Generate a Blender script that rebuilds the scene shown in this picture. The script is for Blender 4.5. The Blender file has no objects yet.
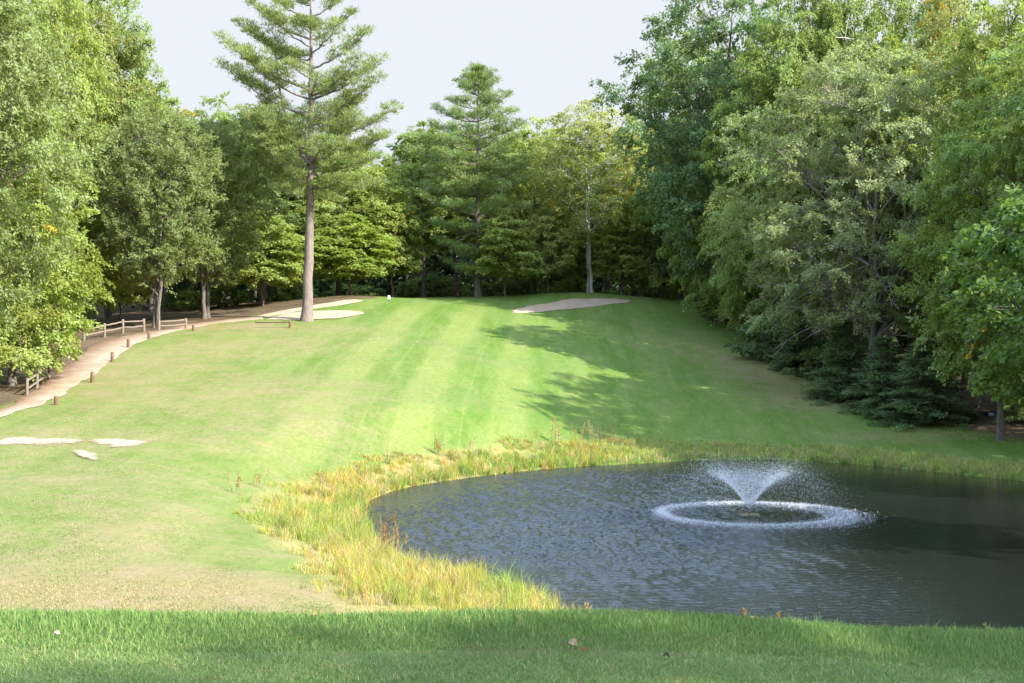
import bpy, bmesh, math, random
import numpy as np
from mathutils import Vector

# ------------------------------------------------------------------ basics
F, CX, CY, CAMZ = 1480.0, 512.0, 330.0, 7.5
sc = bpy.context.scene
col = sc.collection
R = math.radians

def tag(o, label=None, cat=None, group=None, kind=None):
    if label: o['label'] = label
    if cat: o['category'] = cat
    if group: o['group'] = group
    if kind: o['kind'] = kind
    return o

def empty(name, loc, rz=0.0, scale=(1, 1, 1)):
    o = bpy.data.objects.new(name, None)
    o.empty_display_size = 0.2
    o.location = loc
    o.rotation_euler = (0, 0, rz)
    o.scale = scale
    col.objects.link(o)
    return o

def link(name, me, parent=None):
    o = bpy.data.objects.new(name, me)
    col.objects.link(o)
    if parent is not None: o.parent = parent
    return o

def copy_tree(o):
    c = o.copy(); col.objects.link(c)
    for ch in list(o.children):
        d = ch.copy(); col.objects.link(d); d.parent = c
    return c

def mesh_np(name, V, faces, mat=None, smooth=False, attrs=None, cols=None):
    """V (N,3); faces = list of (M,k) integer arrays"""
    me = bpy.data.meshes.new(name)
    V = np.asarray(V, dtype=np.float32)
    me.vertices.add(len(V))
    me.vertices.foreach_set('co', V.ravel())
    faces = [np.asarray(f, dtype=np.int32) for f in faces if len(f)]
    li = np.concatenate([f.ravel() for f in faces])
    tot = np.concatenate([np.full(len(f), f.shape[1], dtype=np.int32) for f in faces])
    st = np.concatenate([[0], np.cumsum(tot)[:-1]]).astype(np.int32)
    me.loops.add(len(li)); me.loops.foreach_set('vertex_index', li)
    me.polygons.add(len(tot))
    me.polygons.foreach_set('loop_start', st)
    me.polygons.foreach_set('loop_total', tot)
    if smooth: me.polygons.foreach_set('use_smooth', np.ones(len(tot), dtype=bool))
    for k, v in (attrs or {}).items():
        a = me.attributes.new(k, 'FLOAT', 'POINT')
        a.data.foreach_set('value', np.asarray(v, dtype=np.float32))
    for k, v in (cols or {}).items():
        a = me.attributes.new(k, 'FLOAT_COLOR', 'POINT')
        vv = np.ones((len(V), 4), dtype=np.float32); vv[:, :3] = v
        a.data.foreach_set('color', vv.ravel())
    me.update(calc_edges=True)
    if mat: me.materials.append(mat)
    return me

def sstep(a, b, x):
    t = np.clip((x - a) / (b - a), 0, 1)
    return t * t * (3 - 2 * t)

def vnoise(x, y, seed=0):
    x = np.asarray(x, float); y = np.asarray(y, float)
    xi = np.floor(x); yi = np.floor(y); fx = x - xi; fy = y - yi
    fx = fx * fx * (3 - 2 * fx); fy = fy * fy * (3 - 2 * fy)
    def h(i, j):
        v = np.sin(i * 127.1 + j * 311.7 + seed * 74.7) * 43758.5453
        return v - np.floor(v)
    return (h(xi, yi) * (1 - fx) + h(xi + 1, yi) * fx) * (1 - fy) + (h(xi, yi + 1) * (1 - fx) + h(xi + 1, yi + 1) * fx) * fy

def fbm(x, y, seed=0, o=3):
    s = 0; a = 0.5; t = 0
    for k in range(o):
        s = s + a * vnoise(x * 2 ** k, y * 2 ** k, seed + k); t += a; a *= 0.5
    return s / t

# ------------------------------------------------------------------ terrain
ctrl = []   # (column, row, distance)
for px, rows in {
    -320: [(600, 37), (520, 50), (440, 70), (400, 84), (360, 104), (330, 124), (305, 152)],
    0:   [(600, 36), (560, 42), (520, 48), (480, 57), (440, 68), (415, 76), (390, 86), (365, 98), (330, 122), (312, 146)],
    150: [(600, 36), (560, 42), (520, 48), (480, 57), (440, 69), (400, 83), (360, 101), (335, 113), (322, 126), (310, 145)],
    300: [(600, 36), (560, 42), (520, 48.5), (480, 58.5), (440, 71), (400, 84), (360, 101), (330, 116), (318, 123), (305, 136), (300, 148)],
    450: [(440, 77), (400, 88), (360, 104), (330, 120), (310, 134), (301, 143)],
    600: [(436, 89), (400, 99), (360, 113), (330, 127), (310, 139), (298, 149)],
    750: [(440, 92), (420, 97), (400, 103), (360, 118), (330, 133), (305, 147)],
    900: [(440, 92), (415, 99), (385, 108), (350, 123), (320, 140)],
    1030: [(455, 84), (430, 92), (400, 102), (360, 117), (325, 138)],
    1300: [(460, 82), (430, 90), (390, 105), (340, 128)],
}.items():
    for r, Y in rows:
        ctrl.append(((px - CX) / F * Y, Y, CAMZ - (r - CY) / F * Y))
for X, Y, Z in [(-170, 100, 6), (-150, 40, 2), (-130, 0, 2), (-20, 10, 1.0), (20, 10, 0.8), (0, -40, 1.0), (130, 0, 2), (150, 60, 4), (160, 110, 6),
                (0, 175, 10.6), (-50, 180, 10.8), (50, 180, 10.6), (-200, 200, 11), (200, 200, 11), (0, 260, 11), (-300, 350, 12), (300, 350, 12), (0, 500, 12),
                (-300, 50, 4), (300, 50, 4), (22, 45, 0.6), (24, 60, 0.7), (26, 36, 0.8), (12, 30, 0.6), (0, 30, 0.7)]:
    ctrl.append((X, Y, Z))
ctrl = np.array(ctrl, float)

def _k(d2): return 0.5 * d2 * np.log(np.maximum(d2, 1e-9))
_S = 50.0
_P = ctrl[:, :2] / _S
_n = len(_P)
_A = np.zeros((_n + 3, _n + 3))
_d2 = ((_P[:, None] - _P[None]) ** 2).sum(-1)
_A[:_n, :_n] = _k(_d2) + np.eye(_n) * 0.0015
_A[:_n, _n] = 1; _A[:_n, _n + 1:] = _P
_A[_n, :_n] = 1; _A[_n + 1:, :_n] = _P.T
_b = np.zeros(_n + 3); _b[:_n] = ctrl[:, 2]
_w = np.linalg.solve(_A, _b)

def tps(x, y):
    sh = np.shape(x)
    x = np.clip(np.ravel(x), -320, 320) / _S; y = np.clip(np.ravel(y), -60, 520) / _S
    out = np.empty(len(x))
    for i in range(0, len(x), 20000):
        xx, yy = x[i:i + 20000], y[i:i + 20000]
        d2 = (xx[:, None] - _P[:, 0]) ** 2 + (yy[:, None] - _P[:, 1]) ** 2
        out[i:i + 20000] = _k(d2) @ _w[:_n] + _w[_n] + _w[_n + 1] * xx + _w[_n + 2] * yy
    return out.reshape(sh)

def sdf(poly, x, y):
    """signed distance, negative inside"""
    sh = np.shape(x); x = np.ravel(x); y = np.ravel(y)
    best = np.full(len(x), 1e18); inside = np.zeros(len(x), bool)
    n = len(poly)
    for i in range(n):
        ax, ay = poly[i]; bx, by = poly[(i + 1) % n]
        ex, ey = bx - ax, by - ay
        t = np.clip(((x - ax) * ex + (y - ay) * ey) / (ex * ex + ey * ey + 1e-12), 0, 1)
        best = np.minimum(best, (x - ax - t * ex) ** 2 + (y - ay - t * ey) ** 2)
        c = (ay > y) != (by > y)
        xc = ax + (y - ay) / (by - ay if by != ay else 1e-12) * ex
        inside ^= c & (x < xc)
    d = np.sqrt(best)
    return np.where(inside, -d, d).reshape(sh)

def smooth_poly(p, it=2):
    p = np.array(p, float)
    for _ in range(it):
        q = np.roll(p, -1, 0)
        p = np.stack([0.75 * p + 0.25 * q, 0.25 * p + 0.75 * q], 1).reshape(-1, 2)
    return p

def at0(px, row):            # point of the water surface seen at a pixel
    Y = CAMZ * F / (row - CY)
    return ((px - CX) / F * Y, Y)

pond_px = [(1120, 488), (1024, 481), (960, 474), (900, 468), (850, 463), (760, 459), (700, 459.5), (640, 463), (560, 467), (500, 473), (450, 479.5),
           (400, 487), (366, 499), (353, 512), (358, 527), (374, 549), (393, 564), (422, 575), (470, 580), (520, 594), (545, 608), (562, 622), (600, 636), (760, 640), (1000, 640), (1140, 620), (1170, 560)]
pond = smooth_poly([at0(*p) for p in pond_px])
pond_c = pond.mean(0)

def tee_z(x, y):
    return 5.79 - 0.11 * sstep(0.3, 3.2, x) + 0.012 * np.sin(x * 1.7 + 0.4) - 0.0 * y
def ground(x, y):
    x = np.asarray(x, float); y = np.asarray(y, float)
    z = tps(x, y)
    z = z + 0.6 * np.exp(-((x - 6.3) / 8.5) ** 2 - ((y - 147) / 5.0) ** 2) + 0.55 * np.exp(-((x + 15.6) / 5.5) ** 2 - ((y - 141) / 4.5) ** 2)
    d = sdf(pond, x, y)
    w = sstep(0.0, 9.0, d)
    zo = 0.06 + 0.05 * np.minimum(np.maximum(d, 0), 3)
    z = np.where(d > 0, zo * (1 - w) + np.maximum(z, 0.12) * w, np.maximum(-1.2, 0.06 + 0.35 * d))
    near = (y < 40)
    bank = tee_z(x, y) - 0.42 * (np.sqrt(np.maximum(y - 8.75, 0) ** 2 + 0.09) - 0.3) * (y > 8.75)
    k = 0.8
    m = np.maximum(z, bank) + np.maximum(k - np.abs(z - bank), 0) ** 2 / (4 * k)
    side = sstep(45, 70, np.abs(x))
    m = m * (1 - side) + np.maximum(z, 0.5) * side
    return np.where(near, m, z)

def gz(x, y): return float(ground(np.array([x]), np.array([y]))[0])

def hit(px, row, y0=12.0, y1=260.0):
    """ground point seen at a pixel of the photograph"""
    ys = np.exp(np.linspace(math.log(y0), math.log(y1), 500))
    x = (px - CX) / F * ys; zr = CAMZ - (row - CY) / F * ys
    g = ground(x, ys) - zr
    i = int(np.argmax(g > 0))
    if g[i] <= 0: i = len(ys) - 1
    a, b = ys[max(i - 1, 0)], ys[i]
    for _ in range(25):
        m = (a + b) / 2
        if gz((px - CX) / F * m, m) > CAMZ - (row - CY) / F * m: b = m
        else: a = m
    Y = (a + b) / 2
    return (px - CX) / F * Y, Y
def hits(l, **k): return np.array([hit(*p, **k) for p in l])

# ------------------------------------------------------------------ materials
def new_mat(name):
    m = bpy.data.materials.new(name); m.use_nodes = True
    nt = m.node_tree; nt.nodes.clear()
    out = nt.nodes.new('ShaderNodeOutputMaterial')
    return m, nt, out

class NB:
    def __init__(s, nt): s.nt = nt
    def n(s, t, **kw):
        nd = s.nt.nodes.new(t)
        for k, v in kw.items():
            if hasattr(nd, k) and not k[0].isupper(): setattr(nd, k, v)
        return nd
    def l(s, a, b): s.nt.links.new(a, b)
    def val(s, sock, v):
        if hasattr(v, 'is_output'): s.l(v, sock)
        else: sock.default_value = v
    def math(s, op, a, b=0.0, c=None, clamp=False):
        nd = s.n('ShaderNodeMath', operation=op); nd.use_clamp = clamp
        s.val(nd.inputs[0], a); s.val(nd.inputs[1], b)
        if c is not None: s.val(nd.inputs[2], c)
        return nd.outputs[0]
    def mix(s, f, a, b, mode='MIX'):
        nd = s.n('ShaderNodeMix', data_type='RGBA', blend_type=mode)
        s.val(nd.inputs[0], f)
        for i, v in ((6, a), (7, b)):
            if hasattr(v, 'is_output'): s.l(v, nd.inputs[i])
            else: nd.inputs[i].default_value = (*v, 1)
        return nd.outputs[2]
    def noise(s, vec, scale, detail=3, rough=0.55, dist=0.0):
        nd = s.n('ShaderNodeTexNoise')
        if vec is not None: s.l(vec, nd.inputs['Vector'])
        nd.inputs['Scale'].default_value = scale; nd.inputs['Detail'].default_value = detail
        nd.inputs['Roughness'].default_value = rough; nd.inputs['Distortion'].default_value = dist
        return nd.outputs['Fac']
    def ramp(s, v, a, b):
        nd = s.n('ShaderNodeMapRange'); nd.interpolation_type = 'SMOOTHSTEP'
        s.l(v, nd.inputs[0]); nd.inputs[1].default_value = a; nd.inputs[2].default_value = b
        return nd.outputs[0]
    def attr(s, name, out='Fac'):
        nd = s.n('ShaderNodeAttribute'); nd.attribute_name = name
        return nd.outputs[out]
    def pos(s): return s.n('ShaderNodeNewGeometry').outputs['Position']
    def mapping(s, vec, scale=(1, 1, 1), rot=(0, 0, 0)):
        nd = s.n('ShaderNodeMapping'); s.l(vec, nd.inputs[0])
        nd.inputs['Scale'].default_value = scale; nd.inputs['Rotation'].default_value = rot
        return nd.outputs[0]
    def bump(s, h, strength, dist):
        nd = s.n('ShaderNodeBump'); s.l(h, nd.inputs['Height'])
        nd.inputs['Strength'].default_value = strength; nd.inputs['Distance'].default_value = dist
        return nd.outputs[0]
    def bsdf(s, base, rough=0.9, spec=0.2, normal=None):
        nd = s.n('ShaderNodeBsdfPrincipled')
        if hasattr(base, 'is_output'): s.l(base, nd.inputs['Base Color'])
        else: nd.inputs['Base Color'].default_value = (*base, 1)
        s.val(nd.inputs['Roughness'], rough)
        nd.inputs['Specular IOR Level'].default_value = spec
        if normal is not None: s.l(normal, nd.inputs['Normal'])
        return nd

def simple_mat(name, a, b, scale=6, rough=0.85, spec=0.2, bump=0.3, dist=0.01, stretch=(1, 1, 1)):
    m, nt, out = new_mat(name); g = NB(nt)
    tc = g.n('ShaderNodeTexCoord').outputs['Object']
    v = g.mapping(tc, stretch)
    n = g.noise(v, scale, 4, 0.6)
    c = g.mix(g.ramp(n, 0.3, 0.7), a, b)
    n2 = g.noise(v, scale * 5, 3, 0.6)
    c = g.mix(g.math('MULTIPLY', g.ramp(n2, 0.35, 0.75), 0.35), c, tuple(0.45 * q for q in a))
    g.l(g.bsdf(c, rough, spec, g.bump(n2, bump, dist)).outputs[0], out.inputs[0])
    return m

def leaf_mat(name, yellow=(0.50, 0.34, 0.04), trans=0.5, gloss=0.10):
    m, nt, out = new_mat(name); g = NB(nt)
    oi = g.n('ShaderNodeObjectInfo')
    tint = g.attr('tint'); pat = g.attr('patch')
    base = oi.outputs['Color']
    hs = g.n('ShaderNodeHueSaturation')
    g.l(base, hs.inputs['Color'])
    g.l(g.math('ADD', 0.475, g.math('MULTIPLY', tint, 0.05)), hs.inputs['Hue'])
    g.l(g.math('ADD', 1.15, g.math('MULTIPLY', tint, -0.3)), hs.inputs['Saturation'])
    g.l(g.math('ADD', 0.55, g.math('MULTIPLY', tint, 0.9)), hs.inputs['Value'])
    c = g.mix(g.math('GREATER_THAN', g.math('ADD', pat, oi.outputs['Alpha']), 1.0), hs.outputs[0], yellow)
    b = g.bsdf(c, 0.5, gloss)
    tr = g.n('ShaderNodeBsdfTranslucent')
    g.l(g.mix(1.0, c, (1.15, 1.2, 0.55), 'MULTIPLY'), tr.inputs[0])
    mx = g.n('ShaderNodeMixShader'); mx.inputs[0].default_value = trans
    g.l(b.outputs[0], mx.inputs[1]); g.l(tr.outputs[0], mx.inputs[2])
    g.l(mx.outputs[0], out.inputs[0])
    return m

def blade_mat(name, trans=0.35):
    m, nt, out = new_mat(name); g = NB(nt)
    c = g.attr('blade', 'Color')
    b = g.bsdf(c, 0.55, 0.25)
    tr = g.n('ShaderNodeBsdfTranslucent'); g.l(c, tr.inputs[0])
    mx = g.n('ShaderNodeMixShader'); mx.inputs[0].default_value = trans
    g.l(b.outputs[0], mx.inputs[1]); g.l(tr.outputs[0], mx.inputs[2])
    g.l(mx.outputs[0], out.inputs[0])
    return m

M_LEAF = leaf_mat('leaf')
M_NEEDLE = leaf_mat('needle', trans=0.38, gloss=0.12)
M_BLADE = blade_mat('grass_blade')
M_BARK = simple_mat('bark', (0.20, 0.17, 0.145), (0.11, 0.09, 0.075), 3, stretch=(3, 3, 0.5), bump=0.8, dist=0.04)
M_PINEBARK = simple_mat('pine_bark', (0.29, 0.235, 0.20), (0.17, 0.135, 0.115), 3, stretch=(3, 3, 0.6), bump=0.8, dist=0.05)
M_BIRCH = simple_mat('birch_bark', (0.62, 0.60, 0.55), (0.40, 0.37, 0.33), 2, stretch=(0.6, 0.6, 3), bump=0.3, dist=0.02)
M_GREYBARK = simple_mat('grey_bark', (0.34, 0.31, 0.28), (0.22, 0.19, 0.17), 3, stretch=(3, 3, 0.6), bump=0.5, dist=0.03)
M_WOOD = simple_mat('weathered_wood', (0.25, 0.205, 0.16), (0.17, 0.135, 0.105), 4, stretch=(1, 6, 6), bump=0.4, dist=0.01)
M_POST = simple_mat('dark_post', (0.20, 0.12, 0.075), (0.13, 0.08, 0.05), 6, stretch=(4, 4, 1), bump=0.4, dist=0.01)

# ---- ground
green_poly = None
fair_px = [(-60, 425), (0, 412), (40, 396), (75, 378), (105, 352), (150, 336), (190, 325), (240, 319), (330, 304), (380, 299.5)]
fair_left = hits(fair_px)
fair_right = hits([(690, 299.5), (755, 304), (785, 335), (800, 362), (838, 388), (880, 412), (930, 424), (985, 436), (1040, 446), (1150, 462)])
far_edge = np.array([((p - CX) / F * 152.0, 152.0) for p in (400, 470, 540, 610, 680)])
open_poly = np.concatenate([[(-60, 62)], fair_left, far_edge, fair_right, [(30, 60), (26, 30), (60, 0), (60, -60), (-60, -60)]])

marsh_px = [(240, 497), (300, 478), (370, 464), (440, 450), (500, 445), (580, 438), (640, 438), (700, 443), (760, 444), (850, 447), (950, 460), (1024, 466), (1100, 470),
            (1100, 500), (700, 500), (500, 560), (600, 625), (590, 645), (345, 640), (338, 606), (330, 590), (312, 565), (262, 538)]
_mp = [hit(*p) for p in marsh_px[:13]] + [at0(*p) for p in marsh_px[13:16]] + [hit(*p, y0=15) for p in marsh_px[16:]]
marsh = smooth_poly(_mp, 1)

m_ground, nt, out = new_mat('ground'); g = NB(nt)
P = g.pos()
dry = g.attr('dry'); litter = g.attr('litter'); mow = g.attr('mow'); tee = g.attr('tee'); straw = g.attr('straw'); stripe_amt = g.attr('stripes')
n_big = g.noise(P, 0.11, 4, 0.6); n_mid = g.noise(P, 0.55, 4, 0.65); n_fine = g.noise(P, 5.0, 4, 0.7); n_tiny = g.noise(P, 38.0, 3, 0.7)
n_str = g.noise(g.mapping(P, (0.9, 0.12, 0.5), (0, 0, R(-8))), 1.0, 4, 0.65)
stripe = g.ramp(g.math('ADD', g.math('SINE', mow), g.math('MULTIPLY', g.math('SUBTRACT', n_str, 0.5), 0.8)), -0.55, 0.75)
line = g.ramp(g.math('SINE', g.math('MULTIPLY', mow, 3.0)), 0.93, 0.99)
stripe = g.math('ADD', stripe, g.math('MULTIPLY', line, 0.35), clamp=True)
cA, cB = (0.098, 0.168, 0.024), (0.182, 0.226, 0.054)
c = g.mix(g.math('MULTIPLY', stripe, stripe_amt), cA, cB)
c = g.mix(g.math('MULTIPLY', g.ramp(n_str, 0.35, 0.7), 0.45), c, (0.21, 0.25, 0.085))
c = g.mix(g.math('MULTIPLY', g.ramp(n_big, 0.45, 0.7), 0.45), c, (0.105, 0.180, 0.042))
n_mot = g.noise(g.mapping(P, (1.3, 0.5, 1), (0, 0, R(15))), 1.1, 5, 0.7)
c = g.mix(g.math('MULTIPLY', g.ramp(n_mot, 0.50, 0.74), 0.38), c, (0.25, 0.225, 0.085))
c = g.mix(g.math('MULTIPLY', g.ramp(n_mot, 0.46, 0.28), 0.5), c, (0.080, 0.150, 0.024))
n_chip = g.noise(g.mapping(P, (1.0, 0.55, 1), (0, 0, R(10))), 2.6, 5, 0.75)
drymask = g.ramp(g.math('ADD', dry, g.math('ADD', g.math('ADD', g.math('MULTIPLY', n_chip, 0.7), g.math('MULTIPLY', n_mid, 0.7)), g.math('MULTIPLY', n_big, 0.8))), 1.12, 2.0)
c = g.mix(g.math('MULTIPLY', drymask, 0.9), c, g.mix(g.ramp(n_mid, 0.3, 0.7), (0.25, 0.205, 0.092), (0.285, 0.212, 0.118)))
c = g.mix(tee, c, g.mix(g.ramp(n_fine, 0.3, 0.75), (0.08, 0.14, 0.03), (0.17, 0.18, 0.07)))
c = g.mix(straw, c, g.mix(g.ramp(n_fine, 0.3, 0.7), (0.34, 0.27, 0.11), (0.24, 0.21, 0.07)))
lit = g.mix(g.ramp(n_mid, 0.35, 0.65), (0.10, 0.07, 0.042), (0.17, 0.115, 0.075))
lit = g.mix(g.math('MULTIPLY', g.ramp(n_fine, 0.4, 0.7), 0.5), lit, (0.05, 0.06, 0.022))
lm = g.ramp(g.math('ADD', litter, g.math('MULTIPLY', g.math('SUBTRACT', n_mid, 0.5), 0.7)), 0.35, 0.65)
c = g.mix(lm, c, lit)
c = g.mix(g.math('MULTIPLY', g.ramp(n_tiny, 0.3, 0.75), 0.35), c, g.mix(1.0, c, (0.45, 0.5, 0.4), 'MULTIPLY'))
c = g.mix(g.math('MULTIPLY', g.ramp(n_fine, 0.35, 0.7), 0.28), c, g.mix(1.0, c, (0.6, 0.68, 0.5), 'MULTIPLY'))
n_tuft = g.noise(g.mapping(P, (1.0, 0.45, 1)), 4.2, 6, 0.8)
c = g.mix(g.math('MULTIPLY', g.ramp(n_tuft, 0.5, 0.68), 0.45), c, g.mix(1.0, c, (1.45, 1.35, 1.35), 'MULTIPLY'))
c = g.mix(g.math('MULTIPLY', g.ramp(n_tuft, 0.5, 0.32), 0.55), c, g.mix(1.0, c, (0.62, 0.70, 0.55), 'MULTIPLY'))
hgt = g.math('ADD', g.math('MULTIPLY', n_fine, 0.6), n_tiny)
g.l(g.bsdf(c, 0.95, 0.1, g.bump(hgt, 0.5, 0.03)).outputs[0], out.inputs[0])

m_sand, nt, out = new_mat('sand'); g = NB(nt); P = g.pos()
fade = g.attr('fade')
c = g.mix(g.ramp(g.noise(P, 0.9, 4, 0.6), 0.3, 0.7), (0.36, 0.265, 0.175), (0.41, 0.315, 0.22))
c = g.mix(g.math('MULTIPLY', g.ramp(g.noise(P, 7, 3, 0.6), 0.45, 0.7), 0.4), c, (0.26, 0.19, 0.13))
sb = g.bsdf(c, 0.95, 0.1, g.bump(g.noise(P, 6, 3, 0.6), 0.5, 0.05))
tp = g.n('ShaderNodeBsdfTransparent'); mx = g.n('ShaderNodeMixShader')
fn = g.math('ADD', g.noise(g.mapping(P, (0.7, 0.5, 1)), 1.6, 5, 0.75), -0.5)
g.l(g.ramp(g.math('ADD', fade, g.math('MULTIPLY', fn, 1.8)), 0.10, 0.75), mx.inputs[0])
g.l(tp.outputs[0], mx.inputs[1]); g.l(sb.outputs[0], mx.inputs[2]); g.l(mx.outputs[0], out.inputs[0])

m_path, nt, out = new_mat('dirt_path'); g = NB(nt); P = g.pos()
c = g.mix(g.ramp(g.noise(P, 0.6, 4, 0.6), 0.35, 0.65), (0.30, 0.22, 0.15), (0.37, 0.29, 0.205))
c = g.mix(g.math('MULTIPLY', g.attr('soil_shade'), g.ramp(g.noise(P, 0.45, 4, 0.65), 0.28, 0.50)), c, (0.16, 0.095, 0.058))  # brown soil and tree shadows painted along the path's left side
c = g.mix(g.math('MULTIPLY', g.ramp(g.noise(P, 4, 3, 0.6), 0.5, 0.7), 0.5), c, (0.28, 0.19, 0.12))
g.l(g.bsdf(c, 0.95, 0.1, g.bump(g.noise(P, 5, 3, 0.6), 0.5, 0.05)).outputs[0], out.inputs[0])

m_water, nt, out = new_mat('pond_water'); g = NB(nt); P = g.pos()
v1 = g.mapping(P, (1.0, 1.25, 1), (0, 0, R(20)))
w1 = g.noise(v1, 7.0, 3, 0.6, 0.5)
w2 = g.noise(g.mapping(P, (1.0, 1.0, 1), (0, 0, R(-35))), 17.0, 2, 0.5, 0.3)
w3 = g.noise(P, 0.5, 2, 0.5)
calm = g.ramp(g.noise(P, 0.10, 2, 0.5), 0.3, 0.6)
xyz = g.n('ShaderNodeSeparateXYZ'); g.l(P, xyz.inputs[0])
calmx = g.math('SUBTRACT', 1.0, g.math('MULTIPLY', g.ramp(xyz.outputs[0], 6.0, 15.0), 0.75))
h = g.math('ADD', g.math('MULTIPLY', w1, 1.0), g.math('ADD', g.math('MULTIPLY', w2, 0.22), g.math('MULTIPLY', w3, 0.5)))
h = g.math('MULTIPLY', h, g.math('MULTIPLY', calmx, g.math('ADD', 0.65, g.math('MULTIPLY', calm, 0.35))))
nrm = g.bump(h, 1.0, 0.032)
b = g.bsdf((0.011, 0.014, 0.012), 0.04, 0.5, nrm); b.inputs['IOR'].default_value = 1.333
g.l(b.outputs[0], out.inputs[0])

m_spray, nt, out = new_mat('water_spray'); g = NB(nt)
b = g.bsdf((0.93, 0.95, 0.97), 0.25, 0.5)
tr = g.n('ShaderNodeBsdfTranslucent'); tr.inputs[0].default_value = (0.93, 0.95, 0.97, 1)
mx = g.n('ShaderNodeMixShader'); mx.inputs[0].default_value = 0.4
g.l(b.outputs[0], mx.inputs[1]); g.l(tr.outputs[0], mx.inputs[2]); g.l(mx.outputs[0], out.inputs[0])

# ------------------------------------------------------------------ ground sheet
ys = np.concatenate([np.linspace(-60, 5.5, 28), np.exp(np.linspace(math.log(6.0), math.log(175), 520)), np.exp(np.linspace(math.log(182), math.log(2500), 36))])
us = np.concatenate([-np.exp(np.linspace(math.log(4.0), math.log(0.52), 36)), np.linspace(-0.5, 0.5, 330), np.exp(np.linspace(math.log(0.52), math.log(4.0), 36))])
GX = us[None, :] * np.maximum(ys, 12)[:, None]
GY = np.repeat(ys[:, None], len(us), 1)
GZ = ground(GX, GY)
dlit = sdf(open_poly, GX, GY)
GZ = GZ + (fbm(GX * 0.25, GY * 0.25, 5) - 0.5) * 0.12 * sstep(12, 30, GY) * (sdf(pond, GX, GY) > 0.5)
# grassy lips behind the two bunkers and the raised back edge of the green
GZ = np.where(GY > 400, np.minimum(GZ, 12.5), GZ)
def blob(pxr, sx, sy):
    x0, y0 = hit(*pxr)
    return np.exp(-(((GX - x0) / sx) ** 2 + ((GY - y0) / sy) ** 2))
dryv = 0.20 * sstep(2, -12, GX) * sstep(135, 110, GY)
for pr, sx, sy, a in [((60, 585), 7, 4, .6), ((180, 590), 5, 3, .45), ((110, 535), 6, 6, .40), ((30, 480), 9, 6, .22), ((260, 600), 4, 2, .45), ((110, 440), 9, 6, .30), ((200, 400), 10, 8, .32), ((130, 370), 8, 10, .35), ((230, 345), 8, 8, .25),
                      ((330, 425), 5, 3, .12), ((840, 400), 7, 6, .5), ((770, 370), 5, 7, .45), ((700, 350), 6, 6, .3), ((900, 435), 8, 3, .35), ((650, 330), 6, 6, .2), ((480, 320), 8, 6, -.05), ((240, 326), 8, 3, .5)]:
    dryv += a * blob(pr, sx, sy)
lit_amt = sstep(-1.2, 2.5, dlit) * (GY > 30)
lit_amt = np.maximum(lit_amt, 0)
teev = sstep(15, 9.2, GY) * (np.abs(GX) < 60)
teev = np.where(GY < 9.2, 1.0, teev)
dm = sdf(marsh, GX, GY)
straw = sstep(0.5, -0.8, dm) * sstep(2.0, -3.5, GX - 2) * 0.9
mowu = (GX + 12 - 0.00085 * (GY - 70) ** 2 * np.sign(GY - 70) * 0.6) * 1.22
strp = sstep(60, 80, GY) * sstep(-15.5, -11, GX) * sstep(3.5, -1.5, GX) * sstep(142, 128, GY)
nr, nc = GX.shape
idx = np.arange(nr * nc).reshape(nr, nc)
quads = np.stack([idx[:-1, :-1], idx[:-1, 1:], idx[1:, 1:], idx[1:, :-1]], -1).reshape(-1, 4)
me = mesh_np('ground', np.stack([GX, GY, GZ], -1).reshape(-1, 3), [quads], m_ground, True,
             dict(dry=dryv.ravel(), litter=lit_amt.ravel(), mow=mowu.ravel(), tee=teev.ravel(), straw=straw.ravel(), stripes=(0.25 + 0.75 * strp).ravel()))
tag(link('ground', me), kind='structure')

# water
wp = smooth_poly(pond, 1)
wc = np.array([[12.0, 55.0]])
big = wc + (wp - wc) * 1.03
V = np.concatenate([wc, big]); V = np.concatenate([V, np.zeros((len(V), 1))], 1)
n = len(wp)
wx = np.arange(-12.0, 28.0, 0.07); wy = np.arange(34.0, 88.0, 0.075)
WX, WY = np.meshgrid(wx, wy)
rgq = np.random.default_rng(3)
WZ = np.zeros_like(WX)
for k in range(46):
    lam = np.exp(rgq.uniform(math.log(0.22), math.log(0.55))); th = R(80) + rgq.normal() * 0.6
    q = 2 * math.pi / lam; sl = 0.031
    WZ += sl / q * np.sin(q * (np.cos(th) * WX + np.sin(th) * WY) + rgq.uniform(0, 6.28))
FX0, FY0 = at0(749, 514.5)
rf = np.hypot(WX - FX0, WY - FY0)
gust = fbm(WX * 0.10, WY * 0.06, 61)
amp = (0.65 + 0.8 * sstep(0.3, 0.7, gust)) * (1.2 + 0.9 * sstep(10, 1, WX) * sstep(72, 50, WY)) * (1 - 0.88 * sstep(5, 14, WX - 0.10 * (WY - 50))) * (0.35 + 0.65 * sstep(0.3, 7, -sdf(pond, WX, WY)))
WZ = WZ * amp
WZ += 0.010 * np.sin(rf * 11.0 + 1.5 * gust) * 0.6 * np.exp(-((rf - 4.0) / 4.0) ** 2) * (0.5 + fbm(WX, WY, 9))
keep = sdf(pond, WX, WY) < 1.2
ii = np.arange(WX.size).reshape(WX.shape)
q4 = np.stack([ii[:-1, :-1], ii[:-1, 1:], ii[1:, 1:], ii[1:, :-1]], -1).reshape(-1, 4)
q4 = q4[keep.ravel()[q4].all(1)]
used = np.unique(q4); mp = np.full(WX.size, -1); mp[used] = np.arange(len(used))
me = mesh_np('water', np.stack([WX, WY, WZ], -1).reshape(-1, 3)[used], [mp[q4]], m_water, True)
tag(link('water', me), kind='structure')

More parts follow.
